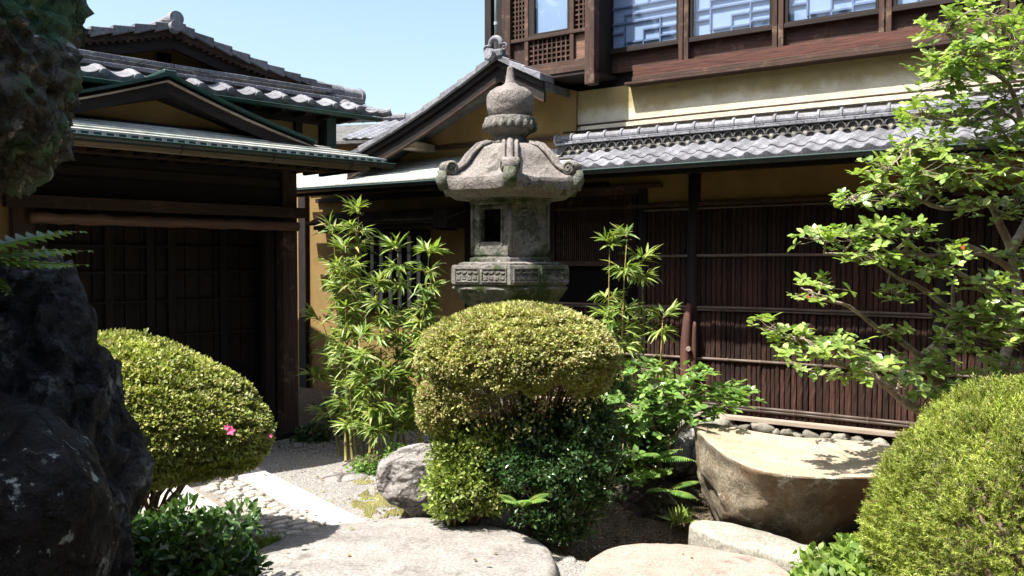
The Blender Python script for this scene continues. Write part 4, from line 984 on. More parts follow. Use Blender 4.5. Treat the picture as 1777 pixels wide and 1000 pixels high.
setp(bpy.data.objects['rock_column'], 'rough rock column out of view that carries the mossy upper rock', 'rock')
px_rock('garden_rock', 5.35, 745, 828, 92, 72, .30, 23, 'greyrock', 'grey craggy boulder with a white patch left of the azaleas', planes=14, cut=.62, sub=6, amp=.09, fine=.014, freq=2.2, rot=.3)
px_rock('garden_rock', 6.35, 598, 830, 40, 9, .16, 4, 'greyrock', 'low flat stone half buried in the gravel below the bamboo', sub=4)
# pit lining rocks
px_rock('garden_rock', 5.95, 1120, 898, 100, 68, .22, 31, 'roughrock', 'dark rock at the back of the shaded hollow', planes=14, cut=.65, sub=5, amp=.14, fine=.04)
px_rock('garden_rock', 5.25, 960, 905, 42, 62, .18, 33, 'roughrock', 'dark rock on the left side of the shaded hollow', planes=12, cut=.65, sub=5, amp=.12, fine=.04)
px_rock('garden_rock', 6.25, 1190, 790, 42, 45, .18, 35, 'greyrock', 'small grey rock wedged behind the left end of the stone basin', planes=12, cut=.65, sub=4, amp=.12)
px_rock('garden_rock', 6.4, 1100, 790, 70, 45, .18, 36, 'roughrock', 'dark low rock under the glossy leafed shrub', planes=12, cut=.65, sub=4, amp=.12)
px_rock('pebble', 4.62, 988, 976, 13, 11, .035, 3, 'pebble', 'smooth pale grey pebble between the two stepping stones', cat='pebble', planes=0, sub=3, amp=.04, fine=0)
# stepping stones
def slabstone(name, outline, z0, z1, mat, label, seed, cat='stepping stone', dome=.02, smooth_n=120, rimn=5, amp=.008):
    pts = [Vector((p[0], p[1])) for p in outline]; m = len(pts); P_ = []
    for i in range(smooth_n):   # closed catmull-rom
        t = i*m/smooth_n; k = int(t); f = t-k; a, b, c, d = (pts[(k+j-1) % m] for j in range(4))
        P_.append(.5*((2*b)+(c-a)*f+(2*a-5*b+4*c-d)*f*f+(-a+3*b-3*c+d)*f*f*f))
    C = sum(P_, Vector((0, 0)))/len(P_); n = smooth_n
    h = z1-z0; rings = [(1.0, z0), (1.015, z0+h*.4), (1.01, z0+h*.7), (.998, z1-.018), (.985, z1-.008), (.965, z1-.002), (.94, z1)]+[(f, z1+dome*(1-f*f)) for f in (.88, .78, .66, .53, .4, .27, .13)]
    V = []
    for f, z in rings:
        for p in P_:
            q = C+(p-C)*f; nz = noise.fractal(Vector((q.x*5+seed, q.y*5, z*6)), 1, 2, 4)
            out = 1+(.006*nz if f > .96 else 0); q = C+(q-C)*out
            V.append((q.x, q.y, z+nz*amp*(1 if z > z0+h*.5 else 0)))
    V.append((C.x, C.y, z1+dome)); R_ = len(rings)
    Fs = [(i*n+k, i*n+(k+1) % n, (i+1)*n+(k+1) % n, (i+1)*n+k) for i in range(R_-1) for k in range(n)]+[((R_-1)*n+k, (R_-1)*n+(k+1) % n, R_*n) for k in range(n)]
    o = link(name, fastmesh(name, V, Fs, M[mat], True)); setp(o, label, cat); return o
c0 = (-.58, 4.31)
slabstone('stepping_stone', [(c0[0]+.80*math.cos(a)*(1+.03*math.sin(2*a)), c0[1]+.80*math.sin(a)*(1+.02*math.cos(3*a))) for a in np.linspace(0, 2*math.pi, 13)[:-1]], -.05, .085, 'stepstone', 'large round granite stepping stone at the bottom centre in front of the cobbled path', 3, dome=.025)
slabstone('stepping_stone', [(.36, 4.30), (.44, 4.50), (.62, 4.66), (.85, 4.69), (1.08, 4.60), (1.30, 4.42), (1.38, 4.2), (1.3, 3.9), (.9, 3.75), (.5, 3.85), (.33, 4.05)], -.3, .07, 'stepstone2', 'tan flat stepping stone with a thin crack at the bottom right of centre', 8, dome=.03)
slabstone('edging_stone', [(1.02, 4.93), (1.12, 5.06), (1.30, 4.95), (1.55, 4.62), (1.72, 4.3), (1.70, 4.02), (1.52, 4.05), (1.36, 4.42), (1.10, 4.70)], -.3, .09, 'paleledge', 'long pale weathered stone at the foot of the stone basin', 12, cat='stone', dome=.03, amp=.02)
# stone basin block: outline on top, tapering below
def basin():
    zt_ = .43; zb_ = -.16
    top = [gr(1204, 742, .47), gr(1224, 766, .465), gr(1262, 796, .45), gr(1312, 818, .44), gr(1360, 826, .435), gr(1405, 831, .43), gr(1450, 831, .43), gr(1500, 832, .43), gr(1552, 828, .43), gr(1600, 812, .43), gr(1605, 792, .43), gr(1520, 772, .44), gr(1440, 764, .44), gr(1360, 758, .45), gr(1280, 746, .46), gr(1230, 736, .47)]
    bot = [gr(1228, 866, -.02), gr(1236, 892, -.06), gr(1258, 925, -.10), gr(1300, 952, -.12), gr(1345, 966, zb_), gr(1385, 966, zb_), gr(1440, 950, zb_-.04), gr(1490, 932, zb_-.06), gr(1535, 905, zb_-.06), gr(1565, 875, zb_-.06), gr(1560, 858, zb_), gr(1500, 846, zb_), gr(1440, 840, zb_), gr(1360, 838, zb_), gr(1290, 838, -.1), gr(1240, 850, -.05)]
    def cr(pts, n):
        m = len(pts); o = []
        for i in range(n):
            t = i*m/n; k = int(t); f = t-k; a, b, c, d = (pts[(k+j-1) % m] for j in range(4))
            o.append(.5*((2*b)+(c-a)*f+(2*a-5*b+4*c-d)*f*f+(-a+3*b-3*c+d)*f*f*f))
        return o
    n = 160; T, B = cr(top, n), cr(bot, n); C = sum(T, Vector())/n; V = []; rows = 34
    for j in range(rows):
        f = j/(rows-1)
        for k in range(n):
            p = B[k].lerp(T[k], f); bulge = math.sin(math.pi*min(1, f*1.1))*.055*(1-.3*f)
            d = (p-C); d.z = 0; d.normalize(); p = p+d*bulge
            nz = noise.fractal(p*3.2, 1, 2, 5)*.06*math.sin(math.pi*min(1, f*1.04+.0))+noise.noise(p*11)*.008+(noise.ridged_multi_fractal(p*5, 1, 2, 4, 1, 2)-1.2)*.006; V.append(tuple(p+d*nz))
    m2 = len(V)
    for f, dz in ((.988, .008), (.965, .012), (.92, .010), (.8, .0), (.66, -.012), (.5, -.02), (.33, -.024), (.16, -.026)):
        for k in range(n):
            p = C.lerp(T[k], f); p.z = T[k].z*f+C.z*(1-f)+dz+.006*noise.noise(p*7); V.append(tuple(p))
    R_ = rows+8; V.append((C.x, C.y, C.z-.026))
    side = [(i*n+k, i*n+(k+1) % n, (i+1)*n+(k+1) % n, (i+1)*n+k) for i in range(R_-1) for k in range(n)]+[((R_-1)*n+k, (R_-1)*n+(k+1) % n, R_*n) for k in range(n)]
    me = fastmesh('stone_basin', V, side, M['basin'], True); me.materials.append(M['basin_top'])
    for i, p in enumerate(me.polygons):
        if i >= (rows)*n: p.material_index = 1
    return setp(link('stone_basin', me), 'massive rough stone water basin with a pale shallow dished top, right of centre', 'stone basin')
basin()

# gravel grains, small stones and moss
def tiny(name, pts, size, mat, label, cat, seed, flat=.6):
    rs = np.random.default_rng(seed); n = len(pts)
    b = np.array([(1, 0, 0), (.3, .9, 0), (-.8, .6, 0), (-.8, -.5, 0), (.3, -.95, 0), (.1, .05, flat)]); f = np.array([(0, 1, 5), (1, 2, 5), (2, 3, 5), (3, 4, 5), (4, 0, 5)])
    an = rs.uniform(0, 6.28, n); s_ = size*rs.uniform(.5, 1.3, n); c, s2 = np.cos(an), np.sin(an)
    V = np.stack([b[None, :, 0]*c[:, None]-b[None, :, 1]*s2[:, None], b[None, :, 0]*s2[:, None]+b[None, :, 1]*c[:, None], np.repeat(b[None, :, 2], n, 0)], 2)*s_[:, None, None]+pts[:, None, :]
    V[:, :, 2] -= .001
    o = link(name, fastmesh(name, V.reshape(-1, 3), (f[None]+np.arange(n)[:, None, None]*6).reshape(-1, 3), mat), None, 'stuff'); setp(o, label, cat); return o
def inpath(x, y):
    s_ = x*.79+y*.61; t_ = -x*.61+y*.79; return 1.0 < s_ < 2.5 and 4.55 < t_ < 7.3
pts = []
while len(pts) < 26000:
    x, y = random.uniform(-2.2, .6), random.uniform(4.3, 8.2)
    if inpath(x, y) or (x-c0[0])**2+(y-c0[1])**2 < .6: continue
    if x > .1 and random.random() < .8 and y > 4.9: continue
    pts.append((x, y, gh(x, y)))
tiny('gravel', np.array(pts), .0095, stone('gravel_grain', (.13, .12, .11), (.36, .34, .31), 40, .1, grain=150), 'loose grey gravel between the path and the stepping stone', 'gravel', 1)
pts = []
for px, py, rx_, ry_, n in ((690, 866, 70, 16, 4500), (740, 886, 70, 16, 4500), (650, 878, 40, 14, 1800), (800, 900, 70, 10, 2400), (630, 838, 18, 6, 350), (660, 895, 30, 6, 400)):
    for i in range(n):
        a, q = random.uniform(0, 6.28), math.sqrt(random.random()); p = gr(px+rx_*q*math.cos(a), py+ry_*q*math.sin(a))
        if noise.noise(Vector((p.x*9, p.y*9, 1))) > -.15: pts.append((p.x, p.y, gh(p.x, p.y)+.004))
tiny('moss', np.array(pts), .0085, M['moss'], 'yellow green moss cushions spreading over the gravel', 'moss', 2, 1.2)
pts = [(random.uniform(-.1, 2.8), random.uniform(4.6, 7.), 0) for i in range(4000)]
pts = [(x, y, gh(x, y)+.002) for x, y, z in pts]
tiny('leaf_litter', np.array(pts), .013, M['lf_dk'] if 0 else stone('litter', (.05, .035, .02), (.22, .15, .08), 40, .1), 'dry brown leaf litter on the soil under the shrubs', 'leaf litter', 6, .3)

# ================================================================== CLIPPED SHRUBS
def dome_pts(c, r, n, zmin=-1., shell=.09, amp=.05, fr=3., flat=2.4):
    D = sph(int(n*1.6)); D = D[D[:, 2] > zmin][:n]; q = np.array([1+amp*noise.noise(Vector(d)*fr+Vector(c)) for d in D])
    # superellipse gives the clipped cushion shape
    e = (np.abs(D[:, 0])**flat+np.abs(D[:, 1])**flat+np.abs(D[:, 2])**flat)**(-1/flat)
    hol = np.array([noise.noise(Vector(d)*8+Vector(c)*5) for d in D]); k = (q*e*(1-np.abs(rng.normal(size=len(D)))*shell-.07*np.clip(hol*3-.3, 0, 1)))[:, None]
    P_ = D*k*np.array(r)+np.array(c); N = unit(D/np.array(r)); return P_, N
def stems(mb, base, targets, r0=.016, r1=.004, wob=.03):
    for t in targets:
        b = Vector(base)+Vector((random.uniform(-.06, .06), random.uniform(-.05, .05), 0)); t = Vector(t); n = 7; pts = []
        for i in range(n+1):
            f = i/n; p = b.lerp(t, f); p.x = b.x+(t.x-b.x)*f**1.25; p.y = b.y+(t.y-b.y)*f**1.25; p += Vector((random.uniform(-wob, wob), random.uniform(-wob, wob), 0))*math.sin(math.pi*f); pts.append(p)
        mb.tube(pts, [r0+(r1-r0)*i/n for i in range(n+1)], 6)
        # side twig
        for q in range(2):
            k = random.randint(3, n-1); d = Vector((random.uniform(-.14, .14), random.uniform(-.1, .1), .12)); mb.tube([pts[k], pts[k]+d*.5, pts[k]+d], [r1*1.2, r1, r1*.5], 5)
# centre azalea: mushroom canopy over bare stems
az = thing('clipped_azalea', 'mushroom-shaped clipped azalea on bare stems in front of the stone lantern', 'shrub', (0.03, 5.03, 0))
cA = np.array([0., 0., 1.055]); rA = np.array([.585, .47, .305])
P1, N1 = dome_pts(cA, rA, 98000, -.62, .05, .05, flat=2.0)
nzb = np.array([noise.noise(Vector((x*7, y*7, 2))) for x, y in P1[:, :2]])
rho = np.sqrt((P1[:, 0]/.6)**2+(P1[:, 1]/.48)**2)
P1[:, 2] = np.where(P1[:, 2] < 1.055, 1.055+(P1[:, 2]-1.055)*(.48+.5*rho+.8*nzb), P1[:, 2])
P2, N2 = dome_pts((-.45, -.02, .76), (.13, .18, .17), 12000, -.95, .10, .1)
P3, N3 = dome_pts((.43, .0, .93), (.11, .2, .10), 5000, -.95, .12, .1)
gx = rng.uniform(-.45, .45, 60); gy = rng.uniform(-.34, .3, 60); gz = rng.uniform(.66, .92, 60)
P4 = np.repeat(np.stack([gx, gy, gz], 1), 70, 0)+rnd(4200)*np.array([.05, .05, .035]); N4 = sph(4200)
Pa, Na = np.concatenate([P1, P2, P3, P4]), np.concatenate([N1, N2, N3, N4])
scatter('foliage', T_SMALL, Pa, Na*.6+rnd(len(Pa), .65), Na*.5+rnd(len(Pa), .5)+np.array([-.25, -.2, .7]), rng.uniform(.012, .029, len(Pa)), M['lf_az'], az)
def strays(o, P_, N, L, mat, n=260, rise=.035):
    k = rng.integers(0, len(P_), n); k = k[N[k, 2] > -.2]; B = np.repeat(P_[k]+N[k]*rng.uniform(0, rise, (len(k), 1)), 5, 0); A_ = np.repeat(N[k], 5, 0)+rnd(len(k)*5, .55)
    scatter('new_shoots', T_LEAF, B, A_, rnd(len(B), .5)+np.array([0, 0, .8]), rng.uniform(L*.7, L*1.3, len(B)), M[mat], o)
strays(az, P1, N1, .020, 'lf_yg', 160, .02)
mb = MB(); tg = [(.48*math.cos(a)*q, .38*math.sin(a)*q, .95+.16*(1-q)) for a, q in [(random.uniform(0, 6.28), random.uniform(.25, 1)) for i in range(44)]]
stems(mb, (.05, 0, .10), tg, .019, .0045)
mb.build('stems', M['stem'], az, smooth=True, kind='stuff')
mb = MB(); 
for i in range(420):
    k = random.randrange(len(P1)); p = Vector(P1[k]); q = Vector(cA)*.9+p*.1; q = p.lerp(Vector((.03, 0, .75)), random.uniform(.18, .4)); mb.tube([q, p.lerp(q, .5)+Vector(rnd(1, .01)[0]), p], [.004, .003, .0015], 4, cap=False)
mb.build('twigs', M['stem'], az, kind='stuff')
# left dome
al = thing('clipped_azalea', 'broad dome of clipped azalea with a pink flower beside the black rock', 'shrub', (-2.14, 4.60, 0))
P1, N1 = dome_pts((0, 0, .81), (.85, .46, .41), 115000, -.95, .05, .05, flat=2.0)
P1[:, 2] = np.where(P1[:, 2] < .80, .80+(P1[:, 2]-.80)*.8+.25*np.minimum(0, (P1[:, 0]-.6)*.6), P1[:, 2])-.2*np.maximum(0, P1[:, 0]-.1)
scatter('foliage', T_SMALL, P1, N1*.6+rnd(len(P1), .65), N1*.5+rnd(len(P1), .5)+np.array([-.25, -.2, .7]), rng.uniform(.015, .034, len(P1)), M['lf_az2'], al)
strays(al, P1, N1, .028, 'lf_yg', 260, .02)
mb = MB(); stems(mb, (0.1, 0, 0), [(.6*math.cos(a)*q, .35*math.sin(a)*q, .6) for a, q in [(random.uniform(0, 6.28), random.uniform(.3, 1)) for i in range(26)]], .018, .005); mb.build('stems', M['stem'], al, smooth=True, kind='stuff')
def flower(parent, loc, r, mat, name='flower', face=(0, -1, .3)):
    n_ = Vector(face).normalized(); a = n_.orthogonal().normalized(); b = n_.cross(a); Ps = []; As = []
    for k in range(5):
        t = 2*math.pi*k/5; As.append(a*math.cos(t)+b*math.sin(t)+n_*.35); Ps.append(loc)
    return scatter(name, T_LEAF, np.array(Ps), np.array([tuple(v) for v in As]), np.array([tuple(n_)]*5), r, M[mat], parent, None)
for px, py, r_ in ((401, 748, .026), (394, 742, .016), (470, 757, .011)):
    Yc = 4.26 if px < 450 else 4.5
    p = at(px, py, Yc); flower(al, (p.x+2.14, p.y-4.60, p.z), r_, 'petal')
# yew dome on the right
yw = thing('clipped_yew', 'big bright yellow-green clipped yew dome filling the lower right corner', 'shrub', (2.27, 3.35, 0))
P1, N1 = dome_pts((0, 0, .47), (.80, .80, .70), 26000, -.55, .06, .07, flat=2.0)
scatter('foliage', T_YEW, P1, N1*.7+np.array([0, 0, .45])+rnd(len(P1), .38), rnd(len(P1)), rng.uniform(.036, .072, len(P1)), M['lf_yew'], yw)
P1, N1 = dome_pts((.48, .30, 1.0), (.33, .34, .24), 4200, -.4, .08, .1, flat=2.0)
scatter('foliage', T_YEW, P1, N1*.7+np.array([0, 0, .45])+rnd(len(P1), .4), rnd(len(P1)), rng.uniform(.030, .052, len(P1)), M['lf_yew'], yw)
mb = MB(); stems(mb, (0, 0, 0), [(.7*math.cos(a)*q, .7*math.sin(a)*q, .5+.5*(1-q)) for a, q in [(random.uniform(0, 6.28), random.uniform(.2, 1)) for i in range(40)]], .03, .006, .05); mb.build('stems', M['stem'], yw, smooth=True, kind='stuff')
# low shrubs: loose clumps of small leaves
def clump(px, py, Y, rx_, ry_, dep, n, L, mat, parent, T=T_SMALL, shell=.28, up=.5):
    c = at(px, py, Y); o = parent.location; s_ = Y/F
    D = sph(n); amp = np.array([1+.42*noise.noise(Vector(d)*2.6+Vector(c)*3)+.22*noise.noise(Vector(d)*6.5+Vector(c)*3) for d in D]); q = (1-np.abs(rng.normal(size=n))*shell)*amp
    P_ = D*q[:, None]*np.array([rx_*s_, dep, ry_*s_])+np.array(c)-np.array(o)
    P_[:, 2] = np.maximum(P_[:, 2], .01); N = unit(D*np.array([1, 1, 1]))
    return P_, N
def shrub(name, label, loc, parts, L, mat, T=T_SMALL, twigs=60, up=.5, cat='shrub', tmat='stem'):
    t = thing(name, label, cat, loc); Pl, Nl = [], []
    for (px, py, Y, rx_, ry_, dep, n) in parts:
        a, b = clump(px, py, Y, rx_, ry_, dep, n, L, mat, t); Pl.append(a); Nl.append(b)
    P_, N = np.concatenate(Pl), np.concatenate(Nl)
    scatter('foliage', T, P_, N*.6+rnd(len(P_), .6)+np.array([0, 0, up*.6]), N*.3+rnd(len(P_), .5)+np.array([0, 0, up]), rng.uniform(L*.65, L*1.25, len(P_)), M[mat], t)
    mb = MB()
    for i in range(twigs):
        p = Vector(P_[random.randrange(len(P_))]); b = Vector((p.x*.35, p.y*.35, .06)); m_ = b.lerp(p, .55)+Vector((p.x*.12, p.y*.12, .05)); mb.tube([b, m_, p], [.005, .0035, .0016], 5)
    mb.build('twigs', M[tmat], t, smooth=True, kind='stuff'); return t
shrub('azalea_bush', 'light green loose azalea bush spilling over the grey boulder', (-.32, 4.95, 0), [(805, 775, 5.0, 58, 42, .18, 3600), (800, 835, 4.95, 60, 52, .2, 5200), (850, 850, 4.95, 40, 40, .16, 1900), (780, 880, 4.9, 38, 22, .13, 1100), (860, 765, 4.95, 45, 40, .18, 1900)], .033, 'lf_yg', twigs=90)
shrub('boxwood_bush', 'dark green small-leafed bush under the right half of the mushroom azalea', (.30, 4.95, 0), [(975, 785, 4.95, 98, 72, .32, 15000), (1025, 745, 5.0, 48, 50, .22, 5000), (920, 745, 4.95, 55, 34, .2, 2600), (1000, 840, 4.9, 72, 38, .22, 4500), (900, 800, 4.9, 55, 55, .22, 3500), (960, 880, 4.9, 85, 30, .18, 3000), (975, 915, 4.92, 55, 22, .16, 1600)], .030, 'lf_dk', twigs=110)
ln = shrub('nandina_bush', 'shaded dark green bush with small pointed leaves in front of the black rock', (-1.62, 3.85, 0), [(290, 960, 3.85, 90, 60, .3, 1500), (220, 940, 3.9, 60, 45, .25, 700), (395, 985, 3.8, 62, 32, .2, 800), (330, 1040, 3.8, 130, 60, .3, 1500), (400, 910, 3.85, 58, 28, .18, 210), (310, 895, 3.9, 50, 22, .15, 110)], .055, 'lf_dk2', T_NAN, twigs=160)
shrub('sprig_bush', 'bright glossy leafed low bush at the bottom edge left of the yew dome', (1.35, 3.7, 0), [(1430, 985, 3.75, 45, 25, .12, 300), (1500, 970, 3.7, 55, 30, .14, 520), (1540, 1000, 3.6, 70, 40, .18, 800), (1450, 1040, 3.6, 90, 40, .2, 900)], .048, 'lf_tr', T_LEAF, twigs=50, up=.8)
shrub('ground_cover', 'small pale green leaves sprouting at the foot of the bamboo', (-1.35, 6.5, 0), [(645, 810, 6.5, 38, 18, .12, 600), (690, 790, 6.45, 28, 20, .1, 300)], .034, 'lf_ca', T_LEAF, twigs=10, cat='plant')
shrub('wall_shrub', 'dark shaded leafy plant at the base of the kitchen wall behind the bamboo', (-1.7, 7.6, 0), [(540, 760, 7.7, 30, 16, .15, 300), (590, 720, 7.8, 40, 26, .15, 300)], .06, 'lf_dk', T_LEAF, twigs=10, cat='plant')

shrub('understory_shrub', 'dense dark leafy undergrowth between the azalea and the stone basin', (1.2, 6.35, 0), [(1110, 745, 6.3, 70, 55, .2, 900), (1150, 700, 6.45, 60, 40, .18, 600), (1090, 800, 6.2, 50, 40, .18, 500), (1060, 690, 6.5, 40, 40, .15, 350)], .055, 'lf_dk2', T_LEAF, twigs=50)
# ferns
def fern(name, label, loc, fronds, mat='lf_fern', npin=22, Lp=.09, individual=False, cat='fern'):
    t = thing(name, label, cat, loc); me = None
    for (d, ln_, arch, roll) in fronds:
        d = Vector(d).normalized(); side = d.cross(Vector((0, 0, 1))).normalized(); Ps, As, Ns, Ls = [], [], [], []; pts = []
        nn = Vector((0, 0, 1))+side*roll
        for i in range(npin+1):
            f = i/npin; p = d*ln_*f+Vector((0, 0, arch*math.sin(f*2.2)*ln_-.0)); pts.append(p)
            if i > 1:
                prof = math.sin(math.pi*min(1, .12+f*.92))**.7 if f < .95 else .25; tang = (pts[-1]-pts[-2]).normalized()
                for s_ in (-1, 1):
                    Ps.append(tuple(p)); As.append(tuple(side*s_+tang*.45-Vector((0, 0, .12)))); Ns.append(tuple(nn)); Ls.append(Lp*prof)
        fr_ = MB().tube(pts, [.0035*(1-.7*i/npin) for i in range(npin+1)], 5).build('frond', M['culm'], t)
        wd_ = 1.75 if individual else 1.
        T2 = (np.array([1, wd_, 1.6])*np.array([(0, 0, 0), (.25, .17, .02), (.7, .13, .0), (1, .03, -.12), (.7, -.10, 0), (.25, -.14, .02), (.25, 0, 0), (.7, 0, -.03)]), T_LEAF[1])
        if individual: me = leaf_objects('leaflet', T2, np.array(Ps), np.array(As), np.array(Ns), Ls, M[mat], fr_, me)
        else: scatter('leaflets', T2, np.array(Ps), np.array(As), np.array(Ns), Ls, M[mat], fr_, 'stuff')
    return t
fern('holly_fern', 'fern with broad curved leaflets arching from the top of the black rock', at(-75, 445, 2.95), [((1, -.12, .10), .46, .10, -1.2), ((1, .05, .02), .44, .03, -1.4), ((1, .3, -.06), .40, -.02, -1.1), ((.6, -.3, -.3), .3, .0, -.3), ((.2, -.2, .5), .3, .2, .3)], 'lf_holly', 13, .085, True)
fern('fern', 'small bright fern at the foot of the dark boxwood bush', at(905, 880, 4.6), [((-.5, -.4, .12), .14, .25, .2), ((.6, -.4, .1), .17, .25, 0), ((.1, -.8, .15), .15, .3, 0), ((.9, .1, .2), .16, .25, 0), ((-.8, .2, .2), .13, .25, 0)], 'lf_fern', 18, .05)
fern('fern', 'fern fronds half hidden between the grey boulder and the azalea stems', at(775, 765, 5.45), [((.2, -.3, .9), .22, .1, .4), ((-.5, -.2, .7), .18, .1, .2), ((.6, -.3, .5), .2, .1, .2)], 'lf_fern', 18, .07)
fern('fern', 'large fern with drooping fronds below the glossy leafed shrub', at(1110, 800, 5.9), [((-.7, -.5, .1), .36, .2, .2), ((.8, -.5, .0), .40, .15, .2), ((.2, -.9, .1), .30, .25, 0), ((.9, .1, .35), .38, .2, .1), ((-.3, .1, .6), .3, .2, .1), ((1, -.4, .3), .3, .1, .3)], 'lf_fern', 24, .085)
fern('fern', 'fern drooping into the shaded hollow left of the stone basin', at(1160, 850, 5.75), [((-.6, -.6, .0), .25, .15, .2), ((.5, -.7, -.1), .26, .1, 0), ((.9, -.1, .1), .22, .2, 0)], 'lf_fern', 18, .06)
# grass tuft and small clumps
def grass(label, loc, n, L, spread, seed):
    rs = np.random.default_rng(seed); b = rs.normal(size=(n, 3))*spread; b[:, 2] = 0
    A = rs.normal(size=(n, 3))*.55+np.array([.2, 0, .75]); o = scatter('grass_tuft', T_BAM, b, A, rs.normal(size=(n, 3)), rs.uniform(.5, 1.1, n)*L, M['lf_grass']); o.location = loc; setp(o, label, 'grass'); return o
grass('bright green grass tuft between the path and the large stepping stone', gr(462, 960), 420, .11, .045, 1)
grass('thin grass sprouting in the dark hollow by the basin', gr(1180, 905, -.1), 60, .13, .03, 2)

# ================================================================== BAMBOO
bam_me = None
def bamboo(label, base, top, seed, group, spray=1., dens=1., leafobj=22, Lm=1.):
    global bam_me
    rs = random.Random(seed); base = Vector(base); top = Vector(top); t = thing('bamboo', label, 'bamboo', base, 0, group); d = top-base; n = 12
    pts, rr = [], []; nodes = int(d.length/.14)
    bend = Vector((rs.uniform(-.05, .05), rs.uniform(-.05, .05), 0))
    def pos(f): return d*f+bend*math.sin(math.pi*f)
    for i in range(nodes):
        for k, g_ in ((0., 1.), (.03, 1.28), (.07, 1.28), (.1, 1.), (.9, .97)):
            f = (i+k)/nodes; pts.append(pos(f)); rr.append((.0095*(1-f)+.003)*g_)
    MB().tube(pts, rr, 8).build('culm', M['culm'], t, smooth=True)
    P_, A, N, L = [], [], [], []; tw = MB()
    for i in range(max(2, int(nodes*.12)), nodes+1):
        f = i/nodes; p = pos(f)
        if rs.random() > dens: continue
        for s_ in range(rs.choice((4, 5, 6)) if i < nodes else 5):
            a = rs.uniform(0, 6.28); dr_2 = Vector((math.cos(a), math.sin(a)*.7, rs.uniform(.5, 1.3))).normalized(); ln_ = rs.uniform(.05, .19)*spray*(1.1-.5*f)
            q = p+dr_2*ln_; tw.tube([p, p.lerp(q, .5)+Vector((0, 0, -.005)), q], [.0025, .002, .0012], 4)
            for m_ in range(rs.choice((7, 9, 10, 12))):
                bb_ = p.lerp(q, rs.uniform(.3, 1.15)); aa = a+rs.uniform(-1.1, 1.1); el = rs.uniform(-.75, .7) if i < nodes else rs.uniform(-.2, 1.5)
                P_.append(tuple(bb_)); A.append((math.cos(aa), math.sin(aa)*.8, el)); N.append((rs.gauss(0, .35), rs.gauss(-.25, .3), 1)); L.append(rs.uniform(.07, .165)*Lm)
    tw.build('twigs', M['culm'], t, kind='stuff')
    P_, A, N, L = map(np.array, (P_, A, N, L)); o = np.argsort(-L); k = min(leafobj, len(L))
    bam_me = leaf_objects('leaf', T_BAM, P_[o[:k]], A[o[:k]], N[o[:k]], L[o[:k]], M['lf_bb'], t, bam_me)
    if len(L) > k: scatter('foliage', T_BAM, P_[o[k:]], A[o[k:]], N[o[k:]], L[o[k:]], M['lf_bb'], t)
    return t
BL = [(632, 800, 6.75, 622, 372, 6.85, 'tallest bamboo stem of the clump beside the barred window'),
      (612, 795, 6.85, 578, 408, 6.95, 'leafy bamboo stem at the left side of the clump, its top nearest the wall post'),
      (622, 805, 6.65, 600, 440, 6.7, 'bamboo stem just left of the tallest one, ending below it'),
      (645, 800, 6.6, 655, 500, 6.6, 'short leafy bamboo stem right of the tallest one'),
      (600, 790, 6.9, 560, 560, 7.0, 'low bamboo stem leaning left at the edge of the clump'),
      (672, 790, 6.6, 690, 436, 6.7, 'bamboo stem standing in front of the white window bars'),
      (684, 785, 6.65, 700, 560, 6.6, 'short thin bamboo stem in front of the window sill'),
      (727, 765, 6.6, 745, 440, 6.6, 'dark bamboo stem close to the ochre wall, right of the window'),
      (735, 760, 6.55, 735, 530, 6.5, 'slender pale bamboo stem beside the azalea canopy'),
      (708, 770, 6.7, 686, 560, 6.7, 'bare-legged bamboo stem below the window, tuft at its top'),
      (640, 810, 6.55, 622, 590, 6.5, 'front bamboo stem of the clump, thick and yellow'),
      (590, 780, 7.1, 548, 660, 7.2, 'shaded low bamboo stem deep in the corner by the gate'),
      (660, 800, 6.5, 668, 660, 6.45, 'lowest bamboo shoot at the front of the clump')]
for i, (bx_, by_, Y0, tx, ty, Y1, lab) in enumerate(BL):
    b = at(bx_, by_, Y0); b.z = 0; bamboo(lab, b, at(tx, ty, Y1), 100+i, 'bamboo stems beside the barred window', .9 if i not in (7, 9) else .8, .95 if i not in (8, 9) else .6, 24)
BR = [(1078, 700, 7.0, 1058, 428, 7.0, 'bamboo stem nearest the lantern in the right clump'),
      (1090, 700, 6.9, 1088, 412, 6.9, 'tallest bamboo stem of the right clump with sunlit tip'),
      (1110, 700, 7.0, 1113, 455, 7.05, 'bamboo stem at the right side of the right clump'),
      (1075, 690, 7.1, 1075, 540, 7.1, 'short shaded bamboo stem behind the right clump'),
      (1140, 700, 6.9, 1150, 552, 6.9, 'low bamboo shoot with a bright tuft against the bark wall')]
for i, (bx_, by_, Y0, tx, ty, Y1, lab) in enumerate(BR):
    b = at(bx_, by_, Y0); b.z = 0; bamboo(lab, b, at(tx, ty, Y1), 200+i, 'bamboo stems by the bark wall', .8, .8 if i < 3 else .6, 24, 1.)

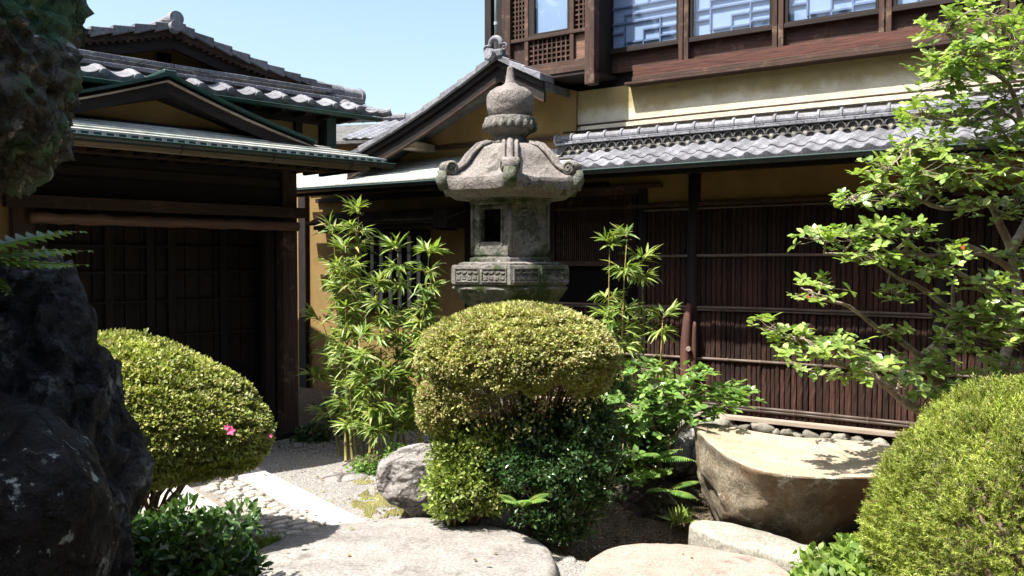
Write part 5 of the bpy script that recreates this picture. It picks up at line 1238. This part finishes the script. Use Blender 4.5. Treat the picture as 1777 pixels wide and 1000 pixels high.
# ================================================================== LEAFY TREE ON THE RIGHT and glossy shrub
def smooth_path(pts, k=4):
    o = []; m = len(pts)
    for i in range(m-1):
        a, b, c, d = pts[max(i-1, 0)], pts[i], pts[i+1], pts[min(i+2, m-1)]
        for j in range(k):
            f = j/k; o.append(.5*((2*b)+(c-a)*f+(2*a-5*b+4*c-d)*f*f+(-a+3*b-3*c+d)*f*f*f))
    return o+[pts[-1]]
def leafy(root, branches, pads, L, mat, nobj, whorl_px, depth, seed, bare=True):
    rs = random.Random(seed); o = root.location; bp = []
    for br, r0, r1 in branches:
        pts = smooth_path([at(*p)-o for p in br]); n = len(pts); rr = [(r0+(r1-r0)*i/(n-1))*(1+.18*noise.noise(Vector((i*.8, r0*90, seed)))) for i in range(n)]
        MB().tube(pts, rr, 10).rough(.003, 25).build('branch' if r0 < .05 else 'trunk', M['branch'], root, smooth=True); bp += pts[n//4:]
    tw = MB(); P_, A, N, Ls = [], [], [], []
    for (px, py, rx_, ry_, Y) in pads:
        nw = max(2, int(math.pi*rx_*ry_/(whorl_px**2))); c = at(px, py, Y)-o; near = min(bp, key=lambda q: (q-c).length); mid = near.lerp(c, .5)+Vector((rs.uniform(-.03, .03), rs.uniform(-.03, .03), rs.uniform(-.04, .02)))
        path_ = smooth_path([near, mid, c], 3); tw.tube(path_, [.007-.0035*i/(len(path_)-1) for i in range(len(path_))], 6)
        for w_ in range(nw):
            a, q = rs.uniform(0, 6.28), math.sqrt(rs.random()); s_ = Y/F
            p = c+Vector((rx_*s_*q*math.cos(a), rs.gauss(0, depth), ry_*s_*q*math.sin(a))); st_ = rs.choice(path_[3:]); m_ = st_.lerp(p, .5)+Vector((rs.uniform(-.015, .015), rs.uniform(-.015, .015), -.012))
            tw.tube([st_, m_, p], [.0028, .002, .0014], 4, cap=False)
            ax_ = (Vector((rs.gauss(0, .35), rs.gauss(-.2, .35), 1))).normalized(); u_ = ax_.orthogonal().normalized(); v_ = ax_.cross(u_); k = rs.choice((4, 5, 5, 6)); ph = rs.uniform(0, 6.28)
            for j in range(k):
                t = ph+2*math.pi*j/k+rs.uniform(-.3, .3); dd = u_*math.cos(t)+v_*math.sin(t)+ax_*rs.uniform(-.1, .7)
                P_.append(tuple(p+Vector((0, 0, -rs.uniform(0, .012))))); A.append(tuple(dd)); N.append(tuple(ax_+Vector((rs.gauss(0, .3), rs.gauss(0, .3), 0)))); Ls.append(L*rs.uniform(.6, 1.15))
    tw.build('twigs', M['branch'], root, smooth=True, kind='stuff')
    P_, A, N, Ls = map(np.array, (P_, A, N, Ls)); od = np.argsort(P_[:, 1]-Ls*6)
    k = od[:nobj]; me = leaf_objects('leaf', T_LEAF, P_[k], A[k], N[k], Ls[k], M[mat], root)
    k = od[nobj:]; scatter('foliage', T_LEAF, P_[k], A[k], N[k], Ls[k], M[mat], root, 'stuff', True)
    return me
tree = thing('garden_tree', 'spreading tree with crooked pale branches and bright green leaf rosettes on the right', 'tree', (2.9, 5.3, 0))
BRN = [([(1730, 900, 5.3), (1700, 800, 5.3), (1690, 740, 5.3), (1650, 690, 5.35), (1620, 655, 5.35), (1598, 622, 5.3)], .055, .026),
       ([(1690, 735, 5.3), (1640, 722, 5.2), (1586, 709, 5.1), (1545, 676, 5.0), (1501, 644, 4.95), (1449, 630, 4.9), (1410, 605, 4.85), (1372, 585, 4.8)], .034, .006),
       ([(1598, 620, 5.3), (1638, 584, 5.3), (1654, 548, 5.3), (1626, 520, 5.25), (1590, 495, 5.2), (1558, 483, 5.15), (1500, 445, 5.1), (1430, 440, 5.05)], .024, .005),
       ([(1654, 548, 5.3), (1654, 495, 5.3), (1660, 480, 5.3)], .014, .007),
       ([(1598, 620, 5.3), (1560, 590, 5.2), (1521, 568, 5.1), (1473, 532, 5.0), (1430, 520, 4.95), (1390, 500, 4.9)], .020, .004),
       ([(1690, 740, 5.3), (1735, 640, 5.45), (1765, 540, 5.5), (1756, 440, 5.5), (1735, 390, 5.45), (1722, 360, 5.4), (1698, 350, 5.35), (1642, 362, 5.3), (1590, 345, 5.2), (1540, 320, 5.15), (1480, 345, 5.1)], .036, .005),
       ([(1756, 430, 5.5), (1785, 380, 5.5), (1800, 300, 5.45), (1780, 240, 5.4), (1752, 150, 5.35), (1700, 120, 5.2), (1640, 130, 5.1)], .032, .006),
       ([(1765, 480, 5.5), (1743, 459, 5.4), (1706, 439, 5.3), (1678, 427, 5.2)], .022, .018),
       ([(1760, 560, 5.5), (1714, 507, 5.35), (1666, 475, 5.2), (1600, 440, 5.1), (1560, 400, 5.0)], .024, .006),
       ([(1790, 300, 5.45), (1740, 290, 5.3), (1680, 270, 5.2), (1620, 280, 5.1), (1570, 250, 5.0)], .02, .005),
       ([(1752, 150, 5.35), (1735, 120, 5.3), (1740, 40, 5.2), (1690, 20, 5.1), (1650, 40, 5.0)], .016, .005),
       ([(1780, 240, 5.4), (1750, 200, 5.2), (1680, 215, 5.1), (1610, 200, 5.0)], .014, .004)]
PADS = [(1640, 60, 50, 40), (1720, 30, 60, 35), (1700, 95, 70, 32), (1765, 80, 40, 60), (1620, 120, 40, 28), (1660, 140, 50, 28), (1745, 165, 45, 30), (1600, 190, 32, 24), (1660, 205, 60, 28), (1745, 235, 45, 30), (1590, 250, 55, 26), (1540, 292, 48, 24), (1640, 285, 60, 30), (1735, 290, 50, 30),
        (1480, 345, 48, 16), (1545, 340, 48, 24), (1620, 325, 50, 26), (1420, 412, 34, 16), (1490, 405, 55, 22), (1560, 395, 52, 22), (1500, 440, 55, 18), (1570, 440, 40, 20), (1650, 432, 38, 20), (1745, 500, 42, 38), (1630, 470, 40, 18), (1425, 492, 40, 13), (1410, 515, 30, 12), (1560, 510, 40, 14),
        (1345, 562, 32, 16), (1395, 588, 42, 20), (1450, 600, 58, 22), (1375, 612, 34, 14), (1500, 628, 42, 18), (1545, 570, 26, 16), (1700, 545, 65, 28), (1765, 580, 35, 30), (1690, 590, 62, 28), (1620, 630, 48, 22), (1560, 655, 40, 22), (1650, 660, 60, 26), (1745, 640, 40, 22), (1610, 690, 40, 14), (1690, 690, 44, 22), (1760, 360, 30, 40), (1690, 360, 30, 25), (1590, 300, 40, 20), (1770, 440, 20, 30), (1420, 640, 30, 10), (1480, 660, 36, 12)]
rp_ = random.Random(2); PADS = [p+(4.75+.35*max(0, (p[0]-1350)/430)+rp_.uniform(-.12, .2),) for p in PADS]
lm = leafy(tree, BRN, PADS, .060, 'lf_tr', 290, 11.8, .13, 5)
for px, py, r_ in ((1669, 424, .034), (1402, 512, .022)):
    p = at(px, py, 4.72)-tree.location; scatter('red_leaf', T_LEAF, np.array([tuple(p)]), np.array([(.2, -.2, -.9)]), np.array([(-.3, -1, .2)]), r_, M['petalred'], tree, None)
shr = thing('glossy_shrub', 'low shrub with bright glossy oval leaves reaching right over the stone footing', 'shrub', (1.35, 6.3, 0))
leafy(shr, [([(1150, 840, 6.2), (1140, 780, 6.2), (1130, 730, 6.1), (1110, 690, 6.05), (1100, 650, 6.0)], .022, .006), ([(1145, 800, 6.2), (1190, 735, 6.1), (1240, 715, 6.0), (1290, 695, 5.95)], .012, .005), ([(1140, 780, 6.2), (1090, 730, 6.05), (1060, 695, 5.9)], .01, .004), ([(1190, 735, 6.1), (1190, 690, 6.05), (1210, 650, 6.0)], .008, .004)],
      [(1060, 688, 26, 12, 5.85), (1110, 636, 34, 16, 6.0), (1090, 700, 34, 18, 5.85), (1140, 672, 38, 22, 5.9), (1200, 645, 36, 16, 5.95), (1185, 685, 46, 22, 5.85), (1245, 690, 40, 20, 5.9), (1295, 690, 28, 16, 5.9), (1110, 742, 34, 16, 5.85), (1160, 722, 36, 16, 5.9), (1075, 735, 24, 12, 5.8), (1270, 668, 26, 12, 5.95), (1225, 716, 30, 10, 5.9), (1080, 780, 30, 20, 5.8), (1120, 820, 40, 18, 5.75)], .062, 'lf_ca', 200, 9.5, .09, 9)

# unseen tree added beyond the left edge so that its crown shades the dark rocks
ot = thing('added_shade_tree', 'unseen leafy tree added just beyond the left edge to shade the rocks', 'tree', (-3.75, 1.4, 0))
MB().tube([(0, 0, 0), (.05, 0, 1.2), (.3, .1, 2.4), (.7, .2, 3.6)], [.14, .11, .09, .05], 10).build('trunk', M['branch'], ot, smooth=True)
D = sph(9500); P_ = D*(rng.random(9500)**.4)[:, None]*np.array([1.15, .9, .9])+np.array([.65, -.1, 3.85])
scatter('crown', T_LEAF, P_, rnd(9500), rnd(9500)+np.array([0, 0, 1.]), rng.uniform(.09, .15, 9500), M['lf_off'], ot)


# unseen hedge and trees added to block sky light and deepen the shade
hg = thing('sky_block_hedge', 'unseen dense hedge added behind the viewer to block sky light', 'hedge', (0, -4.5, 0))
n_ = 26000; P_ = np.stack([rng.uniform(-9, 12, n_), rng.normal(size=n_)*.35, rng.uniform(0, 5.4, n_)], 1)
scatter('foliage', T_LEAF, P_, rnd(n_), rnd(n_)+np.array([0, 1., .5]), rng.uniform(.16, .30, n_), M['lf_off'], hg)
MB().box(-9, 12, -.12, .12, 0, 4.8).build('dense_core', M['stem'], hg)
for i, (x_, y_, h_, r_) in enumerate(((-3, -5.5, 8.5, 3.2), (3, -5.8, 9, 3.6), (8.5, -3.5, 9, 3.6), (9.5, 1.5, 8.5, 3.2), (9.8, 6, 8, 2.8), (-9.5, -3, 8, 3), (-11, 2.5, 8, 3))):
    tt = thing('sky_block_tree', ('unseen tree added behind the viewer on the left to block sky light', 'unseen tree added directly behind the viewer to block sky light', 'unseen tree added behind the viewer on the right to block sky light', 'unseen tree added past the right edge to block sky light', 'unseen tree added on the right next to the house to block sky light', 'unseen tree added far left and behind the viewer to block sky light', 'unseen tree added far left beside the gate house to block sky light')[i], 'tree', (x_, y_, 0))
    MB().tube([(0, 0, 0), (.1, 0, h_*.3), (0, .1, h_*.7)], [.22, .18, .08], 10).build('trunk', M['branch'], tt, smooth=True)
    n_ = 9000; D = sph(n_); P_ = D*(rng.random(n_)**.4)[:, None]*np.array([r_, r_, h_*.36])+np.array([0, 0, h_*.62])
    scatter('crown', T_LEAF, P_, rnd(n_), rnd(n_)+np.array([0, 0, 1.]), rng.uniform(.25, .45, n_), M['lf_off'], tt)

# fallen leaves on the stones, the path and the gravel
Pf = []
for i in range(420):
    x, y = random.uniform(-2.2, 2.3), random.uniform(4.2, 6.6)
    z = gh(x, y)+.012
    if (x-c0[0])**2+(y-c0[1])**2 < .55:
        if random.random() < .75: continue
        z = .112
    elif (x-.88)**2/.25+(y-4.22)**2/.16 < 1:
        if random.random() < .8: continue
        z = .103
    elif inpath(x, y): z = .046
    elif x > 1.1 and y < 5.1: continue
    Pf.append((x, y, z))
Pf = np.array(Pf); a_ = rnd(len(Pf)); a_[:, 2] *= .08; n2_ = rnd(len(Pf), .15)+np.array([0, 0, 1.])
fl = scatter('fallen_leaves', T_LEAF, Pf, a_, n2_, rng.uniform(.018, .04, len(Pf)), leaf('dry_leaf', [(.16, .09, .03), (.3, .2, .07), (.2, .22, .06), (.1, .06, .03)], .1)); setp(fl, 'dry fallen leaves scattered on the stones, path and gravel', 'fallen leaves')
